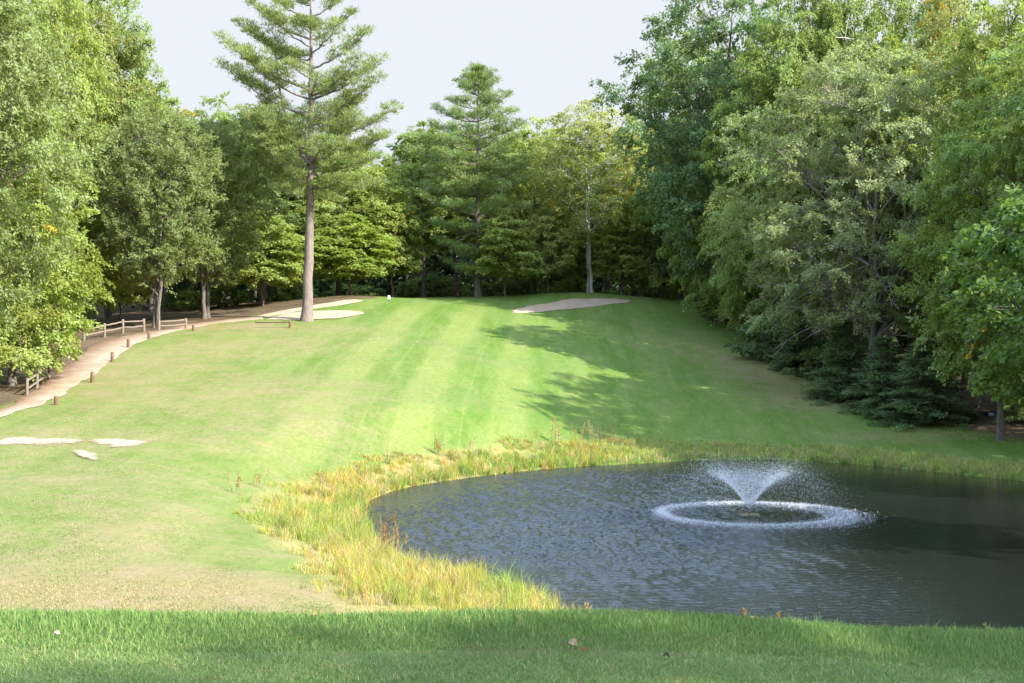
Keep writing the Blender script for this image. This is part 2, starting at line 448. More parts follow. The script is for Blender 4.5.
# sand sheets
def fan(name, pts, mat, lift=0.04, rings=9, center=None, rough=0.25, seed=1, soft=None):
    pts = smooth_poly(pts, 2)
    c = np.array(center) if center is not None else pts.mean(0)
    # perturb the edge
    pts = smooth_poly(pts, 1)
    rr = 1 + rough * (fbm(pts[:, 0] * 0.9, pts[:, 1] * 0.4, seed) - 0.5) + rough * 0.9 * (fbm(pts[:, 0] * 2.6, pts[:, 1] * 1.1, seed + 9, 4) - 0.5)
    pts = c + (pts - c) * rr[:, None]
    n = len(pts); L = [c[None]]
    for k in range(1, rings + 1): L.append(c + (pts - c) * (k / rings))
    P2 = np.concatenate(L)
    edge = np.concatenate([[0.0]] + [np.full(n, k / rings) for k in range(1, rings + 1)])
    z = ground(P2[:, 0], P2[:, 1]) + lift * np.where(edge > 0.999, 0.3, 1.0)
    f = []
    a = np.arange(n); b2 = (a + 1) % n
    tri = np.stack([np.zeros(n, int), 1 + a, 1 + b2], 1)
    for k in range(rings - 1):
        f.append(np.stack([1 + k * n + a, 1 + (k + 1) * n + a, 1 + (k + 1) * n + b2, 1 + k * n + b2], 1))
    me = mesh_np(name, np.column_stack([P2, z]), [tri] + f, mat, True, dict(fade=(1 - edge) * soft if soft else np.clip((1 - edge) * 12, 0, 2.5) + 0.15))
    return tag(link(name, me), kind='structure')

fan('sand_bunker', hits([(262, 319.5), (300, 321), (345, 318.5), (368, 314), (352, 310.5), (320, 311), (285, 313)]), m_sand, 0.07)
fan('sand_bunker', hits([(250, 318), (262, 318.5), (300, 310.5), (345, 304.5), (368, 300.5), (352, 299.8), (318, 304), (280, 311)]), m_sand, 0.06, center=hit(305, 309))
fan('sand_bunker', hits([(505, 312), (520, 313.8), (548, 311.5), (575, 308.6), (605, 305.5), (636, 302.5), (634, 299.8), (600, 298.7), (565, 299.6), (553, 303), (525, 307)]), m_sand, 0.10, center=hit(566, 305.5))
fan('bare_path', hits([(-40, 447), (0, 446), (40, 447.5), (84, 445), (86, 438), (40, 436.5), (0, 436), (-40, 436)]), m_sand, 0.035, soft=1.3, rings=14, rough=0.7)
fan('bare_path', hits([(80, 445), (110, 449), (160, 447), (158, 440), (118, 438), (84, 439)]), m_sand, 0.035, soft=1.3, rings=14, rough=0.9, seed=4)
fan('bare_path', hits([(62, 450.5), (78, 458), (96, 463.5), (106, 459), (96, 452), (80, 448.5)]), m_sand, 0.035, soft=1.3, rings=14, rough=0.6, seed=7)

# cart path as a ribbon between its two edges
def resample(p, n):
    p = np.array(p, float); d = np.r_[0, np.cumsum(np.linalg.norm(np.diff(p, axis=0), axis=1))]
    t = np.linspace(0, d[-1], n)
    q = np.column_stack([np.interp(t, d, p[:, 0]), np.interp(t, d, p[:, 1])])
    for _ in range(6): q[1:-1] = 0.25 * q[:-2] + 0.5 * q[1:-1] + 0.25 * q[2:]
    return q
pl = resample(hits([(-70, 432), (0, 410), (22, 400), (38, 386), (58, 374), (76, 356), (92, 346), (112, 338.5), (146, 332.5), (190, 324), (225, 319.5), (262, 316.5)]), 90)
pr = resample(hits([(-70, 442), (0, 418), (40, 405.5), (76, 388), (101, 370), (114, 358), (130, 347), (150, 338), (182, 330.5), (205, 325.5), (235, 321.5), (264, 319.0)]), 90)
T = np.linspace(0, 1, 13)
PX_ = pl[:, None] * (1 - T[None, :, None]) + pr[:, None] * T[None, :, None]
wob = (fbm(PX_[..., 1] * 0.5, PX_[..., 0] * 0.5, 3) - 0.5) * 0.9
PX_[..., 0] += wob * (np.abs(T - 0.5) * 2)[None] ** 2
pz = ground(PX_[..., 0], PX_[..., 1]) + 0.05 - 0.03 * (np.abs(T - 0.5) > 0.49)[None]
idx = np.arange(90 * 13).reshape(90, 13)
quads = np.stack([idx[:-1, :-1], idx[:-1, 1:], idx[1:, 1:], idx[1:, :-1]], -1).reshape(-1, 4)
me = mesh_np('path', np.concatenate([PX_, pz[..., None]], -1).reshape(-1, 3), [quads], m_path, True, dict(soil_shade=np.repeat(np.clip(1.15 - 1.6 * T, 0, 1)[None], 90, 0).ravel()))
tag(link('path', me), kind='structure')

# ------------------------------------------------------------------ grass (blades)
rng = np.random.default_rng(11)
def blades(x, y, z, h, w, lean, color, name, label=None, cat=None, tipfade=1.25, segs=2):
    n = len(x)
    az = rng.uniform(0, 2 * np.pi, n); la = rng.uniform(0, 2 * np.pi, n)
    sx, sy = np.cos(az) * w / 2, np.sin(az) * w / 2
    lx, ly = np.cos(la) * lean * h, np.sin(la) * lean * h
    rows = []
    for k, (t, ww) in enumerate(((0, 1.0), (0.55, 0.8), (1.0, 0.12))):
        ox, oy = lx * t ** 2, ly * t ** 2
        zz = z + h * t * (1 - 0.25 * lean * t)
        rows.append(np.stack([x + ox - sx * ww, y + oy - sy * ww, zz], -1)); rows.append(np.stack([x + ox + sx * ww, y + oy + sy * ww, zz], -1))
    V = np.stack(rows, 1)                    # n,6,3
    i = np.arange(n)[:, None] * 6
    q = np.concatenate([i + np.array([0, 1, 3, 2]), i + np.array([2, 3, 5, 4])])
    cc = np.repeat(color[:, None, :], 6, 1)
    me = mesh_np(name, V.reshape(-1, 3), [q], M_BLADE, False, None, dict(blade=cc.reshape(-1, 3)))
    return link(name, me)

def pick(pal, n, w=None):
    pal = np.array(pal, float); k = rng.choice(len(pal), n, p=w)
    return pal[k] * rng.uniform(0.75, 1.25, (n, 1))

# tee: clipped turf in front, a band of long grass along the edge
n = 90000
x = rng.uniform(-4.6, 4.6, n); y = rng.uniform(6.3, 8.25, n)
bare = fbm(x * 1.3, y * 2.2, 21); keep = rng.random(n) < np.clip(1.9 - 1.7 * bare, 0.15, 1)
x, y = x[keep], y[keep]; n = len(x)
c = pick([(0.19, 0.28, 0.075), (0.24, 0.33, 0.095), (0.145, 0.24, 0.06), (0.40, 0.36, 0.17)], n, [.4, .3, .2, .1])
dryb = sstep(0.55, 0.75, fbm(x * 0.9, y * 2.5, 33))[:, None] * 0.6 * sstep(7.5, 8.0, y)[:, None]
c = c * (1 - dryb) + np.array([0.26, 0.22, 0.11]) * dryb
o = blades(x, y, ground(x, y) - 0.004, rng.uniform(0.018, 0.042, n), rng.uniform(0.003, 0.006, n), rng.uniform(0.2, 1.1, n), c, 'grass')
tag(o, 'short clipped green turf of the tee at the bottom of the photo', 'grass', kind='stuff')
n = 85000
x = rng.uniform(-4.8, 4.8, n); y = 7.9 + 1.45 * rng.random(n) + 0.16 * (fbm(x * 1.1, x * 0 + 3, 12) - 0.5)
bh = 0.026 + 0.050 * fbm(x * 2.6, y * 2.0, 8) * sstep(7.85, 8.55, y) + 0.025 * (rng.random(n) ** 5) + 0.05 * (rng.random(n) < 0.006)
c = pick([(0.135, 0.235, 0.06), (0.165, 0.28, 0.068), (0.24, 0.335, 0.085), (0.34, 0.34, 0.13)], n, [.35, .35, .22, .08])
o = blades(x, y, ground(x, y) - 0.004, bh * rng.uniform(0.65, 1.15, n), rng.uniform(0.0035, 0.007, n), rng.uniform(0.1, 0.6, n), c, 'grass')
tag(o, 'band of longer green grass along the edge of the tee', 'grass', kind='stuff')

# marsh grass round the pond: tufts of blades with gaps of straw between them
bx0, by0 = marsh.min(0); bx1, by1 = marsh.max(0)
n = 30000
tx = rng.uniform(bx0, bx1, n); ty = rng.uniform(by0, by1, n)
dm_ = sdf(marsh, tx, ty); dp = sdf(pond, tx, ty); e = fbm(tx * 0.6, ty * 0.6, 40)
pt = fbm(tx * 0.5, ty * 0.5, 41)
dens = np.where(tx < 3.0, np.clip((pt - 0.36) * 4.0, 0.10, 0.75), np.clip((pt - 0.1) * 3, 0.3, 1))
dens = np.where(dp < 0.9, 0.85, dens)
keep = (dm_ < 3.2 * (e - 0.5) + 0.2) & (dp > -0.22) & (rng.random(n) < dens)
tx, ty, dm_, dp, pt = tx[keep], ty[keep], dm_[keep], dp[keep], pt[keep]
n = len(tx)
yl = sstep(9.0, 5.0, tx)
gr = 0.55 * fbm(tx * 0.25, ty * 0.25, 44) + 0.45 * rng.random(n) + 0.12 * sstep(2.0, 0.2, dp)
A = pick([(0.40, 0.36, 0.06), (0.46, 0.36, 0.08), (0.30, 0.34, 0.055), (0.55, 0.42, 0.17), (0.54, 0.34, 0.07), (0.48, 0.40, 0.20)], n, [.28, .22, .2, .13, .07, .10])
B = pick([(0.24, 0.35, 0.05), (0.31, 0.40, 0.06), (0.19, 0.29, 0.05)], n)
C = pick([(0.29, 0.40, 0.07), (0.36, 0.44, 0.09), (0.43, 0.44, 0.12), (0.23, 0.33, 0.07), (0.46, 0.39, 0.17)], n)
gm = sstep(0.54, 0.70, gr)[:, None]
tc_ = (A * (1 - gm) + B * gm) * yl[:, None] + C * (1 - yl[:, None])
th_ = (0.16 + 0.46 * pt + 0.55 * rng.random(n) ** 2.8) * np.where(tx < 4, 1.0, 0.72) * np.clip(0.40 + 0.55 * -dm_, 0.38, 1)
per = 30
tid = np.repeat(np.arange(n), per); m = len(tid)
rr2 = np.abs(rng.normal(size=m)) * 0.17; aa2 = rng.uniform(0, 6.28, m)
x = tx[tid] + rr2 * np.cos(aa2); y = ty[tid] + rr2 * np.sin(aa2)
colr = tc_[tid] * rng.uniform(0.72, 1.28, (m, 1)); dead = rng.random(m) < 0.10
colr[dead] = np.array([0.40, 0.33, 0.19])
h = th_[tid] * rng.uniform(0.5, 1.1, m)
o = blades(x, y, np.maximum(ground(x, y), 0.0) - 0.02, h, rng.uniform(0.012, 0.026, m) * np.clip(y / 65, .7, 1.3), rng.uniform(0.05, 0.9, m), colr, 'marsh_grass')
tag(o, 'tall yellow and green marsh grass growing round the pond shore', 'grass', kind='stuff')

# short fairway turf on the near slope, thin and worn in places
n = 190000
y = 34 + 46 * rng.random(n) ** 1.5; x = rng.uniform(-0.42, 0.02, n) * y
keep = (sdf(marsh, x, y) > 0.1) & (sdf(pond, x, y) > 0.5) & (rng.random(n) < np.clip(0.25 + 1.6 * (fbm(x * 1.1, y * 0.7, 71) - 0.3), 0.1, 1))
x, y = x[keep], y[keep]; n = len(x)
dn = fbm(x * 0.35, y * 0.25, 73) * 0.9 + 0.35 * fbm(x * 2.0, y * 1.5, 74) + 0.35 * sstep(46, 36, y) * sstep(-4, -9, x)
c1 = pick([(0.15, 0.215, 0.045), (0.19, 0.24, 0.06), (0.12, 0.185, 0.04), (0.23, 0.235, 0.09)], n)
c2 = pick([(0.31, 0.255, 0.12), (0.27, 0.23, 0.10), (0.35, 0.28, 0.15), (0.20, 0.215, 0.07)], n)
k = sstep(0.62, 0.92, dn)[:, None]
o = blades(x, y, ground(x, y) - 0.008, rng.uniform(0.022, 0.06, n), rng.uniform(0.012, 0.024, n), rng.uniform(0.3, 1.4, n), 1.12 * c1 * (1 - k) + 1.3 * c2 * k, 'fairway_grass')
tag(o, 'thin worn fairway turf on the near slope left of the pond', 'grass', kind='stuff')

# short tufts that break up the fairway's rough edge along path and woods
n = 26000
x = rng.uniform(-60, 45, n); y = rng.uniform(70, 150, n)
d = sdf(open_poly, x, y); keep = (np.abs(d + 0.3) < 1.5) & (x > 5) & (sdf(marsh, x, y) > 0)
x, y = x[keep], y[keep]; n = len(x)
c = pick([(0.10, 0.17, 0.03), (0.15, 0.20, 0.05), (0.25, 0.22, 0.09)], n)
o = blades(x, y, ground(x, y) - 0.02, rng.uniform(0.1, 0.32, n), rng.uniform(0.03, 0.06, n), rng.uniform(0.2, 0.8, n), c, 'rough_grass')
tag(o, 'ragged rough grass where the fairway meets the woods', 'grass', kind='stuff')

# ------------------------------------------------------------------ tubes
class Tubes:
    def __init__(s): s.V = []; s.F = []; s.n = 0
    def add(s, pts, rad, k=6, cap=False):
        pts = np.asarray(pts, float); rad = np.asarray(rad, float); m = len(pts)
        t = np.gradient(pts, axis=0); t /= np.linalg.norm(t, axis=1, keepdims=True) + 1e-9
        ref = np.where(np.abs(t[:, 2:3]) > 0.9, np.array([[1.0, 0, 0]]), np.array([[0, 0, 1.0]]))
        a = np.cross(t, ref); a /= np.linalg.norm(a, axis=1, keepdims=True) + 1e-9
        b = np.cross(t, a)
        th = np.arange(k) * 2 * np.pi / k
        ring = pts[:, None] + rad[:, None, None] * (np.cos(th)[None, :, None] * a[:, None] + np.sin(th)[None, :, None] * b[:, None])
        s.V.append(ring.reshape(-1, 3))
        i = np.arange(m * k).reshape(m, k) + s.n
        j = np.roll(i, -1, 1)
        s.F.append(np.stack([i[:-1], j[:-1], j[1:], i[1:]], -1).reshape(-1, 4))
        s.n += m * k
    def mesh(s, name, mat, smooth=True):
        return mesh_np(name, np.concatenate(s.V), [np.concatenate(s.F)], mat, smooth)

def bez(a, b, c, n):
    t = np.linspace(0, 1, n)[:, None]
    return (1 - t) ** 2 * np.asarray(a) + 2 * t * (1 - t) * np.asarray(b) + t * t * np.asarray(c)

# ------------------------------------------------------------------ foliage
def rhomb(c, d, nrm, L, Wd):
    """leaf quads: centre base c, direction d, normal nrm"""
    s = np.cross(d, nrm); s /= np.linalg.norm(s, axis=1, keepdims=True) + 1e-9
    L = L[:, None]; Wd = Wd[:, None]
    mid = c + d * L * 0.45
    V = np.stack([c, mid + s * Wd / 2, c + d * L, mid - s * Wd / 2], 1)
    i = np.arange(len(c))[:, None] * 4 + np.arange(4)
    return V, i

def unit(v): return v / (np.linalg.norm(v, axis=-1, keepdims=True) + 1e-9)

def spray_leaves(rg, cen, rad, per, axis_xy, leaf, flat=0.55, droop=0.1, nspray=9, up=0.9, aspect=0.55):
    """leaf sprays around clump centres; returns verts, tint, patch"""
    N = len(cen)
    out_d = cen.copy(); out_d[:, :2] -= axis_xy; out_d[:, 2] = 0; out_d = unit(out_d)
    # spray axes
    ns = nspray
    d = rg.normal(size=(N, ns, 3)); d[..., 2] *= flat
    d = unit(unit(d) + out_d[:, None] * 0.55 + np.array([0, 0, -droop]))
    ln = rad[:, None] * rg.uniform(0.6, 1.15, (N, ns))
    org = cen[:, None] + rg.normal(size=(N, ns, 3)) * rad[:, None, None] * np.array([.22, .22, .22 * flat])
    m = max(1, per // ns)
    t = rg.random((N, ns, m)) ** 0.8
    side = np.cross(d, np.array([0, 0, 1.0])); side = unit(side)
    lat = rg.normal(size=(N, ns, m)) * 0.17 * rad[:, None, None] * (1.15 - t)
    p = org[:, :, None] + d[:, :, None] * (ln[..., None] * t)[..., None] + side[:, :, None] * lat[..., None]
    p[..., 2] += rg.normal(size=t.shape) * 0.07 * rad[:, None, None] - (0.12 + droop) * rad[:, None, None] * t ** 2
    ld = unit(d[:, :, None] * 0.7 + side[:, :, None] * np.sign(lat)[..., None] * 0.7 + rg.normal(size=p.shape) * 0.35 + np.array([0, 0, -0.25]))
    nr = unit(np.array([0, 0, up]) + out_d[:, None, None] * 0.45 + rg.normal(size=p.shape) * 0.5)
    L = leaf * rg.uniform(0.7, 1.3, t.shape)
    ct = rg.uniform(0, 1, (N, 1, 1)); st = rg.uniform(0, 1, (N, ns, 1)); lt = rg.uniform(0, 1, t.shape)
    tint = np.broadcast_to(0.35 * ct + 0.3 * st + 0.35 * lt, t.shape)
    patch = np.broadcast_to(np.clip(0.75 * rg.random((N, 1, 1)) + 0.25 * rg.random((N, ns, 1)), 0, 1) * 0.999, t.shape)
    return p.reshape(-1, 3), ld.reshape(-1, 3), nr.reshape(-1, 3), L.ravel(), L.ravel() * aspect, tint.ravel(), patch.ravel()

def leaf_mesh(name, parts, mat):
    p, d, nr, L, W_, ti, pa = [np.concatenate(q) for q in zip(*parts)]
    V, i = rhomb(p, d, nr, L, W_)
    return mesh_np(name, V.reshape(-1, 3), [i], mat, False, dict(tint=np.repeat(ti, 4), patch=np.repeat(pa, 4)))

def darts(rg, N, sampler, mind):
    pts = np.empty((0, 3)); tries = 0
    while len(pts) < N and tries < 60:
        c = sampler(200)
        for q in c:
            if len(pts) == 0 or ((pts - q) ** 2).sum(1).min() > mind ** 2:
                pts = np.vstack([pts, q])
                if len(pts) >= N: break
        tries += 1
    return pts

PROFILES = {
    'oval': lambda t: np.sin(np.pi * np.clip(t, 0, 1) ** 0.75) ** 0.65,
    'round': lambda t: np.sqrt(np.clip(1 - (2 * t - 1) ** 2, 0, 1)) ** 0.9,
    'column': lambda t: np.clip(1.25 * np.sin(np.pi * (0.12 + 0.88 * t)) ** 0.6, 0, 1) * (1 - 0.25 * t),
    'edge': lambda t: np.clip((1 - t) ** 0.45 * (0.72 + 0.35 * np.sin(np.pi * t)), 0, 1.05) * np.clip(t * 9 + 0.55, 0, 1),
    'fan': lambda t: np.clip(0.5 + 0.7 * t, 0, 1) * np.sqrt(np.clip(1 - t ** 5, 0, 1)),
    'spread': lambda t: np.sqrt(np.clip(1 - (1.55 * t - 0.62) ** 2, 0.0, 1)),
}

def deciduous(seed, H=20.0, W=10.0, h0=0.2, prof='oval', nclump=170, rad=1.05, per=190, leaf=0.2, flat=0.55, droop=0.1, bark=None, tr=0.28, forks=1,
              mind=None, lumps=0.3, bare=0, up=0.9, limbs=14, inner=0.35, aspect=0.55):
    rg = np.random.default_rng(seed)
    pf = PROFILES[prof]; ph = rg.uniform(0, 6.28, 6)
    def rad_at(t, az):
        return W / 2 * pf(t) * (1 + lumps * (0.5 * np.sin(2 * az + ph[0] + 3 * t) + 0.45 * np.sin(3 * az + ph[1] - 7 * t) + 0.35 * np.sin(5 * az + ph[2] + 11 * t)))
    def sampler(k):
        t = rg.random(k); az = rg.uniform(0, 2 * np.pi, k)
        r = rad_at(t, az) * (inner + (1 - inner) * rg.random(k) ** 0.55) * rg.uniform(0.85, 1.1, k)
        keep = rg.random(k) < np.clip(pf(t) + 0.25, 0, 1)
        q = np.stack([r * np.cos(az), r * np.sin(az), (h0 + (1 - h0) * t) * H - rad * 0.3], 1)
        return q[keep]
    cen = darts(rg, nclump, sampler, mind or rad * 0.85)
    cr = rad * rg.uniform(0.65, 1.3, len(cen))
    parts = [spray_leaves(rg, cen, cr, int(per * 1.7), np.zeros(2), leaf * 1.06, flat, droop, up=up, aspect=aspect * 1.15)]
    crown = leaf_mesh('crown', parts, M_LEAF)
    # wood
    tb = Tubes()
    stems = []
    for f in range(forks):
        off = rg.normal(size=2) * (0.0 if forks == 1 else 0.35 if forks == 2 else 0.6)
        top = np.array([rg.normal() * W * 0.05 + off[0] * 4, rg.normal() * W * 0.05 + off[1] * 4, H * (0.9 - 0.06 * f)])
        a = np.array([off[0], off[1], -0.4]); mid = np.array([off[0] * 1.5 + rg.normal() * 0.3, off[1] * 1.5 + rg.normal() * 0.3, H * 0.45])
        p = bez(a, mid, top, 18); p[:, :2] += rg.normal(size=(18, 2)) * 0.05
        rr = tr * (1 - 0.93 * np.linspace(0, 1, 18) ** 0.9) * (0.75 if forks > 1 else 1); rr[0] *= 1.45; rr[1] *= 1.08
        tb.add(p, rr, 9); stems.append((p, rr))
    K = min(limbs, len(cen)); ctr = cen[rg.choice(len(cen), K, replace=False)].copy()
    for _ in range(5):
        w = np.argmin(((cen[:, None] - ctr[None]) ** 2).sum(-1), 1)
        for k in range(K):
            if (w == k).any(): ctr[k] = cen[w == k].mean(0)
    for k in range(K):
        p, rr = stems[k % len(stems)]
        c = ctr[k]; hd = np.hypot(c[0], c[1])
        za = np.clip(c[2] - 0.75 * hd - 0.8, h0 * H * 0.65, H * 0.86)
        j = int(np.argmin(np.abs(p[:, 2] - za))); a = p[j]
        mid = a * 0.5 + c * 0.5 + np.array([0, 0, 0.12 * hd]) + rg.normal(size=3) * 0.2
        L = bez(a, mid, c, 9); r0 = min(rr[j] * 0.6, 0.03 + 0.018 * np.linalg.norm(c - a))
        tb.add(L, np.linspace(r0, 0.03, 9), 6)
        for q in cen[w == k]:
            s = L[int(np.clip(rg.integers(3, 9), 0, 8))]
            tb.add(bez(s, (s + q) / 2 + rg.normal(size=3) * 0.15, q, 4), np.array([0.032, 0.024, 0.016, 0.008]), 4)
    for k in range(bare):                     # dead grey twigs hanging in the lower crown
        az = rg.uniform(0, 6.28); t = rg.uniform(0.05, 0.45)
        p, rr = stems[0]; z = (h0 * 0.7 + t * 0.6) * H; j = int(np.argmin(np.abs(p[:, 2] - z)))
        rl = W * 0.5 * rg.uniform(0.5, 1.0); e = np.array([rl * np.cos(az), rl * np.sin(az), z + rg.uniform(-2.2, 1.2)])
        L = bez(p[j], (p[j] + e) / 2 + np.array([0, 0, rg.uniform(0, 1.2)]), e, 8); L += rg.normal(size=L.shape) * 0.08
        tb.add(L, np.linspace(0.06, 0.012, 8), 5)
        for _ in range(5):
            s = L[rg.integers(3, 8)]; e2 = s + rg.normal(size=3) * np.array([0.8, 0.8, 0.6])
            tb.add(bez(s, (s + e2) / 2 + rg.normal(size=3) * 0.15, e2, 4), np.array([0.022, 0.017, 0.012, 0.007]), 4)
    trunk = tb.mesh('trunk', bark or M_BARK)
    return dict(trunk=trunk, crown=crown, H=H, W=W)

def plume_needles(rg, cen, dirs, rad, per, nl=0.26, nw=0.05, flat=0.5):
    N = len(cen)
    d = rg.normal(size=(N, per, 3)); d[..., 2] = d[..., 2] * flat + 0.15
    d = unit(unit(d) + dirs[:, None] * 0.45)
    t = rg.random((N, per)) ** 0.6
    p = cen[:, None] + d * (rad[:, None] * t)[..., None] * np.array([1, 1, 0.7])
    ld = unit(d + dirs[:, None] * 0.5 + rg.normal(size=d.shape) * 0.3 + np.array([0, 0, 0.15]))
    nr = unit(rg.normal(size=d.shape) * 0.6 + np.array([0, 0, 0.9]))
    L = nl * rg.uniform(0.7, 1.3, t.shape)
    tint = 0.45 * rg.random((N, 1)) + 0.55 * rg.random((N, per))
    patch = np.zeros(t.shape)
    return p.reshape(-1, 3), ld.reshape(-1, 3), nr.reshape(-1, 3), L.ravel(), np.full(L.size, nw), tint.ravel(), patch.ravel()

def pine(seed, H, limbs, tr=0.45, per=62, prad=0.55, lean=0.0, fork=None, nl=0.3, nw=0.055):
    """limbs: list of (start height, tip xyz)"""
    rg = np.random.default_rng(seed)
    tb = Tubes(); parts = []
    n = 24; z = np.linspace(-0.4, H, n)
    tx = lean * np.sin(z / H * 2.2) + rg.normal(size=n) * 0.05
    p = np.stack([tx, rg.normal(size=n) * 0.05, z], 1)
    rr = tr * (1 - 0.95 * np.clip(z / H, 0, 1) ** 1.15); rr[0] *= 1.5; rr[1] *= 1.05
    tb.add(p, rr, 10)
    def at(h):
        return np.array([np.interp(h, z, p[:, 0]), np.interp(h, z, p[:, 1]), h])
    if fork is not None:
        a = at(fork[0]); tb.add(bez(a, a + np.array([fork[1] * 0.8, 0.2, (fork[2] - fork[0]) * 0.25]), np.array([a[0] + fork[1], 0.4, fork[2]]), 14), np.linspace(tr * 0.5, 0.05, 14), 8)
    cs, ds, rs = [], [], []
    for h, tip in limbs:
        a = at(h) if not isinstance(h, (tuple, np.ndarray)) else np.array(h)
        tip = np.array(tip, float); L = np.linalg.norm(tip - a)
        mid = (a + tip) / 2 + np.array([0, 0, -0.10 * L])
        mid[2] -= 0.06 * L; c = bez(a, mid, tip, 14); c += rg.normal(size=c.shape) * 0.04
        tb.add(c, np.linspace(0.035 + 0.012 * L, 0.018, 14), 6)
        ax = unit(tip - a)
        side = unit(np.cross(ax, np.array([0, 0, 1.0])))
        m = max(5, int(L * 2.0))
        for k in range(m):
            t = 0.25 + 0.75 * (k + rg.random()) / m
            base = c[int(np.clip(t * 13, 0, 13))]
            sgn = 1 if k % 2 else -1
            bl = (0.30 * L * (1.12 - t) + 0.35) * rg.uniform(0.45, 1.45)
            e = base + (ax * 0.75 + side * sgn * rg.uniform(0.5, 1.0)) * bl + np.array([0, 0, rg.uniform(0.0, 0.55) * bl + 0.05])
            tb.add(np.stack([base, (base + e) / 2 - np.array([0, 0, 0.04]), e]), np.array([0.022, 0.016, 0.008]), 4)
            for s in np.linspace(0.35, 1.0, max(2, int(bl / 0.34))):
                q = base + (e - base) * s
                cs.append(q + rg.normal(size=3) * 0.10); ds.append(unit(e - base + np.array([0, 0, 0.35 * bl]))); rs.append(prad * rg.uniform(0.55, 1.25))
        cs.append(tip); ds.append(unit(ax + np.array([0, 0, 0.4]))); rs.append(prad)
    parts.append(plume_needles(rg, np.array(cs), np.array(ds), np.array(rs), per, nl, nw))
    return dict(trunk=tb.mesh('trunk', M_PINEBARK), crown=leaf_mesh('crown', parts, M_NEEDLE), H=H, W=1.0)

def spruce(seed, H=6.0, W=4.0, layers=26, h0=0.03, per=26, dens=1.0, droop=0.25, nl=0.22, nw=0.05, tr=0.12):
    rg = np.random.default_rng(seed); tb = Tubes(); cs, ds, rs = [], [], []
    tb.add(np.array([[0, 0, -0.3], [0.03, 0, H * 0.5], [0, 0, H * 0.98]]), np.array([tr * 1.3, tr * 0.7, 0.015]), 8)
    for k in range(layers):
        t = (k + rg.random() * 0.5) / layers; h = H * (h0 + (1 - h0) * t)
        L = W / 2 * (1 - t) ** 0.8 + 0.12
        for q in range(max(4, int((7 + 3 * (1 - t)) * dens))):
            az = rg.uniform(0, 6.28); l = L * rg.uniform(0.65, 1.12)
            a = np.array([0, 0, h]); tip = np.array([np.cos(az) * l, np.sin(az) * l, h - droop * l + 0.1])
            tb.add(np.stack([a, (a + tip) / 2, tip]), np.array([0.02, 0.014, 0.006]), 4)
            ax = unit(tip - a); side = np.array([-np.sin(az), np.cos(az), 0])
            m = max(3, int(l * 5))
            for j in range(m):
                s = 0.2 + 0.8 * (j + rg.random()) / m
                lat = rg.uniform(-1, 1) * 0.35 * l * (1.1 - s)
                cs.append(a + (tip - a) * s + side * lat + np.array([0, 0, -0.05 * abs(lat)])); ds.append(unit(ax + side * np.sign(lat) * 0.5)); rs.append(0.2 * rg.uniform(0.7, 1.3))
    parts = [plume_needles(rg, np.array(cs), np.array(ds), np.array(rs), per, nl, nw, 0.3)]
    return dict(trunk=tb.mesh('trunk', M_BARK), crown=leaf_mesh('crown', parts, M_NEEDLE), H=H, W=W)

PROTO = {}
PROTO['maple_a'] = deciduous(1, 20, 10, 0.16, 'oval', 170, 1.4, 250, 0.20, 0.36, 0.12, mind=1.35)
PROTO['maple_b'] = deciduous(2, 18, 10, 0.10, 'edge', 170, 1.4, 250, 0.20, 0.30, 0.16, lumps=0.45, mind=1.35)
PROTO['oak'] = deciduous(3, 24, 13, 0.18, 'oval', 200, 1.5, 250, 0.21, 0.5, 0.05, lumps=0.5, tr=0.38, mind=1.5)
PROTO['feathery'] = deciduous(4, 19, 11, 0.21, 'round', 330, 0.95, 150, 0.18, 0.9, -0.3, lumps=0.25, up=0.5, bark=M_BARK, forks=3)
PROTO['tall'] = deciduous(5, 24, 8, 0.3, 'column', 190, 1.0, 180, 0.2, 0.6, 0.1, lumps=0.4, tr=0.24)
PROTO['slim'] = deciduous(6, 22, 6.5, 0.34, 'oval', 130, 0.95, 170, 0.2, 0.55, 0.1, lumps=0.45, tr=0.2)
PROTO['birch'] = deciduous(7, 22, 9, 0.3, 'oval', 190, 0.95, 150, 0.17, 0.75, 0.3, lumps=0.45, bark=M_BIRCH, tr=0.19, forks=2)
PROTO['weeping_birch'] = deciduous(8, 24, 11, 0.3, 'oval', 200, 1.1, 170, 0.17, 1.0, 0.75, lumps=0.45, bark=M_BIRCH, tr=0.25, up=0.4)
PROTO['low_maple'] = deciduous(9, 10, 6.5, 0.27, 'edge', 100, 0.9, 170, 0.2, 0.28, 0.12, lumps=0.45, tr=0.11)
PROTO['sapling'] = deciduous(10, 5, 4, 0.06, 'round', 46, 0.7, 130, 0.18, 0.4, 0.1, lumps=0.5, tr=0.06)
PROTO['spreading'] = deciduous(11, 20, 16, 0.21, 'spread', 460, 1.1, 250, 0.155, 0.5, 0.02, lumps=0.3, bark=M_GREYBARK, tr=0.34, bare=65, limbs=22, forks=2)
PROTO['spruce'] = spruce(12)
PROTO['spruce_b'] = spruce(13, 5.5, 4.6, 22, dens=1.1)
PROTO['hemlock'] = spruce(14, 17, 8.5, 44, h0=0.06, per=30, dens=1.0, droop=0.18, nl=0.28, nw=0.07, tr=0.25)
PROTO['understory'] = deciduous(15, 3.2, 3.6, 0.02, 'round', 34, 0.62, 110, 0.17, 0.4, 0.1, lumps=0.5, tr=0.05, limbs=8)

